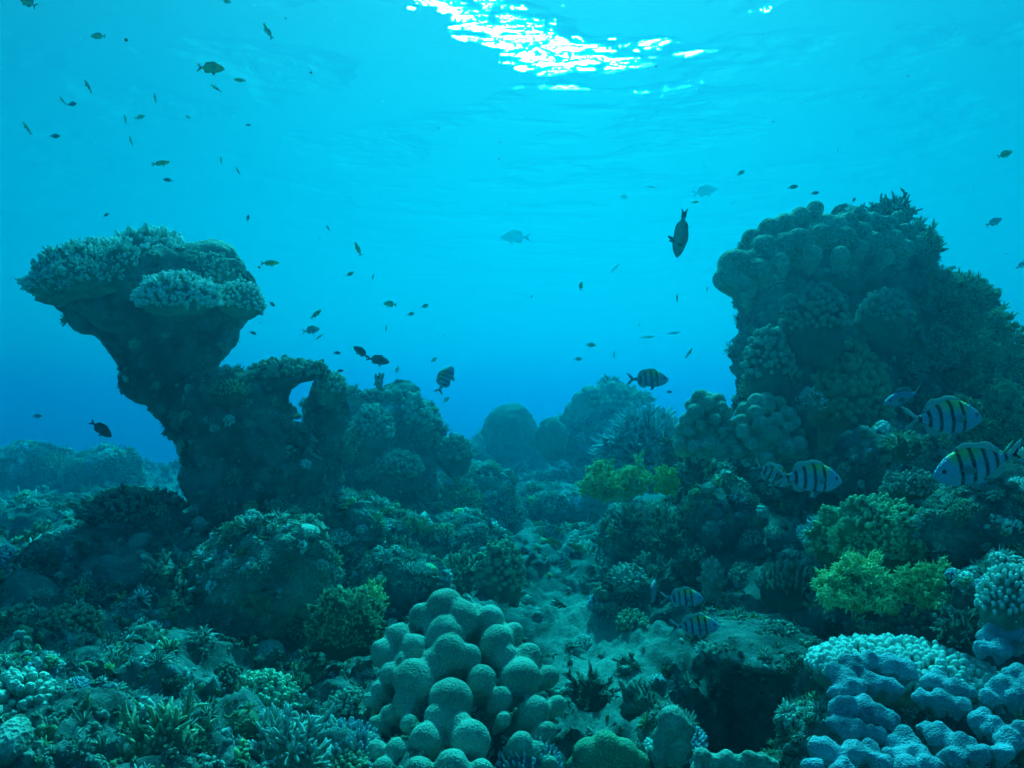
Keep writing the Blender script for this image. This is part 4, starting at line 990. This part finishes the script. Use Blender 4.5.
def fish_mat(name, belly, back, bars=None, barcol=(0.01, 0.012, 0.02), yellow=None, rough=0.45, lo=-0.05, hi=0.18, trans=0.0):
    m, nt, out = new_mat(name); L = nt.links.new; N = nt.nodes.new
    tc = N('ShaderNodeTexCoord'); sp = N('ShaderNodeSeparateXYZ'); L(tc.outputs['Object'], sp.inputs[0])
    mr = N('ShaderNodeMapRange'); mr.inputs[1].default_value = lo; mr.inputs[2].default_value = hi; L(sp.outputs['Z'], mr.inputs[0])
    mx = N('ShaderNodeMix'); mx.data_type = 'RGBA'; mx.inputs[6].default_value = (*belly, 1); mx.inputs[7].default_value = (*(yellow or back), 1); L(mr.outputs[0], mx.inputs[0])
    c_ = mx.outputs[2]
    if yellow:      # only the mid back is yellow, head and tail root stay silvery
        yr = N('ShaderNodeValToRGB'); el = yr.color_ramp.elements; el[0].position = 0.0; el[0].color = (0, 0, 0, 1); el[1].position = 0.30; el[1].color = (0.6, 0.6, 0.6, 1)
        for p_, v in ((0.42, 1), (0.72, 1), (0.78, 0), (1.0, 0)): e = el.new(p_); e.color = (v, v, v, 1)
        xr = N('ShaderNodeMapRange'); xr.inputs[1].default_value = -0.32; xr.inputs[2].default_value = 0.5; L(sp.outputs['X'], xr.inputs[0]); L(xr.outputs[0], yr.inputs[0])
        ml = N('ShaderNodeMath'); ml.operation = 'MULTIPLY'; L(mr.outputs[0], ml.inputs[0]); L(yr.outputs[0], ml.inputs[1]); L(ml.outputs[0], mx.inputs[0])
    if bars:
        nz = N('ShaderNodeTexNoise'); nz.inputs['Scale'].default_value = 9; L(tc.outputs['Object'], nz.inputs[0])
        ma = N('ShaderNodeMath'); ma.operation = 'MULTIPLY_ADD'; ma.inputs[1].default_value = 0.02; L(nz.outputs[0], ma.inputs[0]); L(sp.outputs['X'], ma.inputs[2])
        # bars lean a little with height
        mb_ = N('ShaderNodeMath'); mb_.operation = 'MULTIPLY_ADD'; mb_.inputs[1].default_value = 0.10; L(sp.outputs['Z'], mb_.inputs[0]); L(ma.outputs[0], mb_.inputs[2])
        xr = N('ShaderNodeMapRange'); xr.inputs[1].default_value = -0.4; xr.inputs[2].default_value = 0.5; L(mb_.outputs[0], xr.inputs[0])
        cr = N('ShaderNodeValToRGB'); el = cr.color_ramp.elements
        pts = []
        for b0, b1 in bars: pts += [(b0 - .012, 0), (b0 + .006, 1), (b1 - .006, 1), (b1 + .012, 0)]
        el[0].position = 0; el[0].color = (0, 0, 0, 1); el[1].position = 1; el[1].color = (0, 0, 0, 1)
        for x, v in pts: e = el.new((x + 0.4) / 0.9); e.color = (v, v, v, 1)
        L(xr.outputs[0], cr.inputs[0])
        m2 = N('ShaderNodeMix'); m2.data_type = 'RGBA'; m2.inputs[7].default_value = (*barcol, 1); L(cr.outputs[0], m2.inputs[0]); L(c_, m2.inputs[6]); c_ = m2.outputs[2]
    sc = N('ShaderNodeTexVoronoi'); sc.inputs['Scale'].default_value = 38; L(tc.outputs['Object'], sc.inputs[0])
    bp = N('ShaderNodeBump'); bp.inputs['Distance'].default_value = 0.004; bp.inputs['Strength'].default_value = 0.6; L(sc.outputs['Distance'], bp.inputs['Height'])
    bs = N('ShaderNodeBsdfPrincipled'); bs.inputs['Roughness'].default_value = rough; bs.inputs['Specular IOR Level'].default_value = 0.4
    L(c_, bs.inputs['Base Color']); L(bp.outputs[0], bs.inputs['Normal'])
    if trans:       # small thin-bodied fish let some light through
        tl = N('ShaderNodeBsdfTranslucent'); L(c_, tl.inputs[0]); ms = N('ShaderNodeMixShader'); ms.inputs[0].default_value = trans
        L(bs.outputs[0], ms.inputs[1]); L(tl.outputs[0], ms.inputs[2]); L(ms.outputs[0], out.inputs['Surface']); return m
    L(bs.outputs[0], out.inputs['Surface']); return m
M_EYE = fish_mat('fish_eye_dark', (0.01, 0.01, 0.012), (0.01, 0.01, 0.012), rough=0.15)
def fin_mat(name, col):
    m, nt, out = new_mat(name); tc = nt.nodes.new('ShaderNodeTexCoord'); w = nt.nodes.new('ShaderNodeTexWave'); w.inputs['Scale'].default_value = 22; w.inputs['Distortion'].default_value = 1.5
    nt.links.new(tc.outputs['Object'], w.inputs[0]); mx = nt.nodes.new('ShaderNodeMix'); mx.data_type = 'RGBA'; mx.inputs[6].default_value = (*[v * .6 for v in col], 1); mx.inputs[7].default_value = (*col, 1)
    bs = nt.nodes.new('ShaderNodeBsdfPrincipled'); bs.inputs['Roughness'].default_value = 0.6; bs.inputs['Specular IOR Level'].default_value = 0.2
    nt.links.new(w.outputs['Fac'], mx.inputs[0]); nt.links.new(mx.outputs[2], bs.inputs['Base Color'])
    tl = nt.nodes.new('ShaderNodeBsdfTranslucent'); nt.links.new(mx.outputs[2], tl.inputs[0]); ms = nt.nodes.new('ShaderNodeMixShader'); ms.inputs[0].default_value = 0.45
    nt.links.new(bs.outputs[0], ms.inputs[1]); nt.links.new(tl.outputs[0], ms.inputs[2]); nt.links.new(ms.outputs[0], out.inputs['Surface']); return m

DEEP = [(-0.32, .035, -.035, .018), (-0.26, .05, -.05, .03), (-0.12, .15, -.14, .06), (0.05, .215, -.19, .085), (0.2, .215, -.195, .095), (0.33, .16, -.165, .085), (0.43, .085, -.11, .06), (0.485, .03, -.06, .03), (0.5, .0, -.035, .012)]
OVAL = [(-0.32, .04, -.04, .02), (-0.2, .10, -.10, .05), (0.0, .19, -.18, .08), (0.18, .20, -.18, .09), (0.34, .14, -.14, .08), (0.45, .06, -.08, .05), (0.5, .0, -.03, .012)]
SLIM = [(-0.34, .025, -.03, .014), (-0.2, .06, -.07, .04), (0.0, .115, -.125, .06), (0.18, .125, -.13, .068), (0.34, .09, -.10, .06), (0.46, .035, -.05, .035), (0.5, .0, -.02, .01)]
LONG = [(-0.36, .02, -.02, .012), (-0.1, .06, -.06, .035), (0.15, .075, -.075, .045), (0.36, .055, -.06, .04), (0.47, .02, -.03, .02), (0.5, .0, -.01, .006)]
def make_fish(name, prof, bm_, fm, tail=0.16, fork=0.6, dorsal=0.09, detail=True):
    r = bpy.data.objects.new(name, None); COL.objects.link(r); r.empty_display_size = 0.05
    fish_body(prof, mat=bm_, parent=r)
    p = sorted(prof); X = [q[0] for q in p]
    top = lambda x: float(np.interp(x, X, [q[1] for q in p])); bot = lambda x: float(np.interp(x, X, [q[2] for q in p]))
    h = tail
    fin('tail_fin', [(-0.30, .03), (-0.36, .045), (-0.44, h * .75), (-0.53, h), (-0.50, h * .62), (-0.36 - .10 * (1 - fork), 0), (-0.50, -h * .62), (-0.53, -h), (-0.44, -h * .75), (-0.36, -.045), (-0.30, -.03)], fm, r, th=.012)
    xs = np.linspace(0.22, -0.24, 9)
    fin('dorsal_fin', [(x, top(x) - .03) for x in xs] + [(x, top(x) + dorsal * s) for x, s in zip(xs[::-1] - .02, (.5, 1.05, 1.1, .75, .6, .6, .55, .45, .2))], fm, r, th=.014)
    xs = np.linspace(0.0, -0.24, 6)
    fin('anal_fin', [(x, bot(x) + .03) for x in xs] + [(x, bot(x) - dorsal * s) for x, s in zip(xs[::-1] - .02, (.45, 1.05, 1.0, .8, .5, .1))], fm, r, th=.014)
    if detail:
        for s in (-1, 1):
            fin('pectoral_fin', [(0, .02), (-.06, .06), (-.13, .05), (-.15, .0), (-.11, -.045), (-.03, -.02)], fm, r, th=.008, loc=(0.22, s * .085 * p[4][3] / .085, -.03), rot=(R(-20 * s), 0, R(-28 * s)))
            fin('pelvic_fin', [(0, .02), (.03, .0), (-.04, -.10), (-.08, -.09), (-.05, .0)], fm, r, th=.008, loc=(0.14, s * .03, bot(.14) + .015), rot=(R(18 * s), 0, 0))
            mb = MB(); V0, F0 = ICO[2]; mb.add(V0 * np.array([.026, .012, .026]), F0)
            ez = (top(.39) + bot(.39)) / 2 + .03; ew = float(np.interp(.39, X, [q[3] for q in p]))
            e = mb.build('eye', M_EYE, r); e.location = (0.39, s * (ew * .93), ez)
    return r
SB = [(-0.31, -0.275), (-0.20, -0.165), (-0.075, -0.04), (0.065, 0.102), (0.205, 0.24)]
M_SERG = fish_mat('silver_fish_with_black_bars', (0.36, 0.45, 0.66), (0.30, 0.38, 0.52), bars=SB, yellow=(0.58, 0.64, 0.16), lo=0.02, hi=0.16)
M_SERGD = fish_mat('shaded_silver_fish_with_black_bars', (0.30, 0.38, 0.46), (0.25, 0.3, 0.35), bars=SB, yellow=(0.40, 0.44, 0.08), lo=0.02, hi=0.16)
F_SERG = fin_mat('silvery_fin', (0.40, 0.50, 0.55)); F_DARK = fin_mat('dark_fin', (0.04, 0.05, 0.06)); F_GOLD = fin_mat('golden_fin', (0.40, 0.36, 0.10)); F_PALE = fin_mat('pale_fin', (0.2, 0.25, 0.26))
KIND = dict(
 serg=lambda: make_fish('striped_fish', DEEP, M_SERG, F_SERG),
 sergd=lambda: make_fish('striped_fish', DEEP, M_SERGD, F_SERG),
 dark=lambda: make_fish('dark_fish', OVAL, fish_mat('blackish_fish_skin', (0.07, 0.08, 0.10), (0.04, 0.05, 0.07)), F_DARK, tail=.13, dorsal=.07),
 chromis=lambda: make_fish('reef_fish', OVAL, fish_mat('olive_fish_skin', (0.42, 0.46, 0.22), (0.25, 0.30, 0.14), trans=.55), F_GOLD, tail=.17, fork=.7),
 gold=lambda: make_fish('reef_fish', SLIM, fish_mat('golden_brown_fish_skin', (0.62, 0.52, 0.12), (0.40, 0.30, 0.07), trans=.55), F_GOLD, tail=.13, fork=.8, dorsal=.06),
 slim=lambda: make_fish('slender_fish', LONG, fish_mat('slender_fish_skin', (0.60, 0.56, 0.22), (0.36, 0.34, 0.14), trans=.55), F_GOLD, tail=.09, fork=.8, dorsal=.035),
 pale=lambda: make_fish('pale_fish', OVAL, fish_mat('silvery_fish_skin', (0.38, 0.46, 0.50), (0.28, 0.34, 0.38)), F_PALE, tail=.14),
 upright=lambda: make_fish('reef_fish', SLIM, fish_mat('dark_olive_grey_fish_skin', (0.22, 0.26, 0.22), (0.10, 0.13, 0.12)), F_DARK, tail=.06, fork=.2, dorsal=.03),
 blue=lambda: make_fish('blue_fish', SLIM, fish_mat('blue_fish_skin', (0.12, 0.28, 0.45), (0.08, 0.2, 0.4)), F_PALE, tail=.14),
)
MADE = {}
def fish(kind, px, py, ln, ang, d, label, cat='fish', group=None, yaw=0.0, roll=0.0):
    """ln: length in pixels with the tail; ang: heading in the picture, 0 right, 90 up; yaw turns it toward (-) or away (+) from us"""
    if kind not in MADE: r = MADE[kind] = KIND[kind]()
    else:
        s = MADE[kind]; r = s.copy(); COL.objects.link(r)
        for ch in s.children:
            c_ = ch.copy(); COL.objects.link(c_); c_.parent = r
    L = ln * d / FPX / 1.03 / max(0.35, math.cos(R(yaw)))
    a = (ang + 180) % 360 - 180; left = abs(a) > 90
    tilt = (180 - a if a > 0 else -180 - a) if left else a
    M4 = Matrix.Rotation(-R(tilt), 4, 'Y')
    if left: M4 = Matrix.Rotation(R(tilt), 4, 'Y') @ Matrix.Rotation(R(180), 4, 'Z')
    M4 = M4 @ Matrix.Rotation(R(yaw), 4, 'Z') @ Matrix.Rotation(R(roll), 4, 'X')
    r.matrix_world = Matrix.Translation(P(px, py, d)) @ M4 @ Matrix.Scale(L, 4)
    tag(r, label, cat, group)
    return r
G1 = 'striped fish hovering over the reef'
S = 'fish with black bars'
fish('serg',648,379,42,0,2.6,'striped fish with black bars and bright open water behind it, swimming right in mid picture','fish',G1)
fish('serg',943,418,86,2,1.35,'largest striped fish, swimming right near the right edge, above another one','fish',G1,yaw=8)
fish('serg',978,464,90,196,1.35,'large striped fish swimming left at the right edge, below the largest one','fish',G1,yaw=-8)
fish('serg',808,478,72,-4,1.6,'striped fish swimming right in front of the dark hollow below the right pillar','fish',G1,yaw=6)
fish('sergd',772,474,46,-28,1.75,'dim fish half hidden behind the tail of the striped fish before the dark hollow','fish',G1,yaw=10)
fish('serg',682,598,44,0,1.85,'small striped fish swimming right above the pale slab, upper of a close pair','fish',G1)
fish('serg',695,626,50,2,1.75,'darker striped fish directly below its partner over the pale slab','fish',G1)
fish('pale',653,594,27,78,1.65,'narrow pale silvery fish seen nearly end-on beside the small striped pair',yaw=30,roll=50)
fish('serg',445,379,32,66,3.2,'striped fish climbing steeply beside the tall outcrop','fish',G1,yaw=20)
fish('sergd',553,531,26,-40,3.3,'small dim striped fish low over the gully floor','fish',G1)
fish('sergd',564,563,26,-75,2.9,'shadowy striped fish nosing down among the gully rocks','fish',G1,yaw=20)
fish('upright',681,234,40,-88,2.6,'olive fish hanging head down in open water left of the right pillar',yaw=48,cat='fish')
fish('dark',101,429,27,-35,2.4,'black fish swimming down to the right, left of the mushroom-shaped pillar')
fish('dark',361,352,18,140,3.0,'dark fish nosing up left from the coral sprig on the tall outcrop',yaw=20)
fish('dark',378,360,24,-10,3.05,'dark fish touching the coral sprig on top of the tall outcrop')
fish('blue',903,397,50,-165,1.9,'blurry blue fish right above the tail of the largest striped fish',yaw=20)
fish('chromis',211,68,28,-2,2.2,'largest olive fish in the upper left, with a forked tail')
GG = 'small reef fish scattered through the open water'
SM = [('chromis',28,2,22,150,2.2,'olive fish cut by the top edge at the far left'),('chromis',98,36,15,180,2.6,'small olive fish alone below the top edge at the far left'),
('slim',88,86,16,118,2.6,'slender fish diving steeply in the upper left, above the dark round one'),('slim',63,101,10,125,3,'tiny slender fish touching the dark round one in the upper left'),('dark',72,104,11,0,2.8,'dark round fish in the upper left'),
('slim',27,128,15,122,2.8,'slender fish near the left edge, left of the small blackish one'),('dark',55,136,11,0,2.8,'small blackish fish in the upper left near the left edge'),('slim',155,98,10,95,3,'tiny slender fish upright above the yellowish pair'),
('slim',125,119,10,100,3,'tiny upright fish left of the small olive one'),('chromis',140,117,10,30,3,'tiny olive fish beside an upright slender one'),('slim',131,141,10,105,3,'lowest tiny upright fish of the upper left group'),
('slim',188,117,8,150,3,'tiny pale yellow fish alone under the largest olive fish'),('gold',161,163,18,12,2.5,'golden brown oval fish above the mushroom-shaped pillar'),('dark',168,180,9,175,3,'small dark fish just under the golden brown oval one'),
('gold',240,80,14,170,2.6,'slim golden fish right of the largest olive one'),('slim',216,88,14,145,2.6,'slender fish slanting just below the largest olive one'),('slim',268,31,24,120,2.4,'long slender fish diving steeply with a pale tail below the top edge'),
('chromis',227,1,11,150,2.6,'tiny fish cut by the top edge above the long slender one'),('dark',248,125,6,0,3.4,'speck-like fish in open water right of the upper left group'),('dark',106,215,7,20,3,'tiny dark fish just above the top table coral'),
('slim',221,160,8,95,3.6,'faint upright fish above and right of the golden brown one'),('slim',238,171,9,120,3.6,'faint slanting fish above the mushroom-shaped pillar, rightmost there'),('dark',248,218,7,80,3.2,'tiny dark fish above the dome coral of the mushroom-shaped pillar'),
('slim',328,228,8,125,3.4,'tiny slanting fish high in the open water left of centre'),('gold',358,249,14,112,2.8,'slim brown fish standing head up in the open water left of centre'),('gold',270,263,19,2,2.5,'orange-brown fish swimming level just right of the table corals'),
('chromis',350,274,9,30,4,'faint small fish below the slim brown head-up one'),('slim',373,277,7,80,4,'faint tiny upright fish right of the slim brown one'),('dark',272,304,8,-40,3,'small dark fish beside the smallest table coral'),
('dark',253,333,7,-20,3.4,'tiny dark fish between the mushroom-shaped pillar and the dark table coral'),('slim',231,341,10,40,3.4,'tiny slanting fish close to the underside of the mushroom-shaped pillar'),('gold',316,314,14,45,2.9,'brown fish slanting up right, topmost of three left of centre'),
('sergd',311,330,18,10,3.6,'faint striped fish in the middle of three left of centre'),('slim',319,337,9,40,3.4,'tiny slanting fish lowest of three left of centre'),('chromis',390,304,14,172,3.4,'oval fish in open water above the tall outcrop, larger of three in a row'),
('chromis',425,306,8,15,3.6,'tiny fish farthest right of the row above the tall outcrop'),('chromis',411,314,8,15,3.8,'tiny fish in the middle of the row above the tall outcrop'),('dark',337,353,8,0,3.2,'tiny dark fish above the small arch'),
('dark',340,371,8,10,3.2,'tiny dark fish just over the coral head closing the arch'),('pale',227,367,12,175,4.5,'faint pale fish below the underside of the mushroom-shaped pillar'),('slim',386,328,7,90,4.5,'faint upright fleck of a fish under the row above the outcrop'),
('dark',37,416,10,0,4.5,'faint dark fish far left, left of the black one'),('chromis',741,173,9,35,3.4,'tiny slanting fish in open water above the left side of the right pillar'),('chromis',624,197,9,0,6,'very faint fish high in the centre right water'),
('gold',695,202,8,0,3.6,'tiny golden fish above the head-down olive one'),('chromis',581,286,9,80,4,'small dim fish in the open water of the picture centre'),('pale',705,191,24,10,8,'ghostly pale fish fading into the water above the head-down olive one'),
('pale',515,237,30,178,9,'ghostly long fish barely visible in the centre of the open water'),('slim',615,268,14,45,7,'ghostly slanting fish right of centre in the open water'),('dark',793,187,10,10,2.9,'small dark fish left of a second one above the right pillar'),
('dark',815,193,9,10,2.9,'small dark fish nearest the lobed crown of the right pillar'),('dark',854,200,6,60,2.9,'tiny dark fish against the bush on the right pillar top'),('slim',677,298,9,85,3.4,'tiny upright fish below the head-down olive one'),
('slim',689,353,13,55,3,'slanting slender fish above the cream lobed corals'),('chromis',1005,154,15,20,2.6,'dark rounded fish near the right edge in the upper water'),('pale',994,222,16,25,4,'faint silvery fish at the right, below the dark rounded one'),
('pale',1022,265,12,30,4.5,'faint silvery fish cut by the right edge'),('chromis',591,345,10,0,4.2,'small dim fish upper of two right of centre above the distant bommie'),('chromis',578,359,8,0,4.6,'small dim fish lower of two right of centre above the distant bommie'),
('slim',648,337,14,5,6,'faint level fish above the mid-picture striped one, left of its twin'),('slim',674,333,14,8,6,'faint level fish above the mid-picture striped one, right of its twin'),('slim',614,355,8,90,5,'faint tiny upright fish left of the mid-picture striped one'),
('dark',669,392,6,0,3,'speck-like dark fish in front of the snout of the mid-picture striped one'),('chromis',446,400,9,45,5,'faint fish just right of and below the climbing striped one'),('chromis',434,360,8,40,5,'faint fish just above the climbing striped one'),
('chromis',397,370,8,75,5,'faint fish above the bushy top of the tall outcrop'),('slim',707,289,6,80,4,'faint speck of a fish close to the left lobe of the right pillar'),('slim',651,187,10,0,6,'ghostly thin fish above centre right')]
for k, x, y, l, a, d, lab in SM:
    fish(k, x, y, l, a, d * (1.25 if d < 5 else 1.9), lab, 'fish', GG, yaw=rng.uniform(-25, 25))

# drifting specks in the water
n_ = 420; mb = MB(); V0, F0 = ICO[1]
dd_ = rng.uniform(0.6, 6.0, n_); Pp = np.array([P(rng.uniform(-100, 1124), rng.uniform(-60, 640), q_)[:] for q_ in dd_])
ok_ = (Pp[:, 2] < SURF_Z - .3)
Pp = Pp[ok_]; rr_ = rng.uniform(.0005, .0016, len(Pp))
mb.add((V0[None] * rr_[:, None, None] + Pp[:, None]).reshape(-1, 3), (F0[None] + (np.arange(len(Pp)) * len(V0))[:, None, None]).reshape(-1, 3))
o = mb.build('drifting_particles', surf_mat('pale_speck', (.6, .62, .55), rnd=0)); tag(o, 'fine pale particles drifting through the open water', 'particles', kind='stuff')
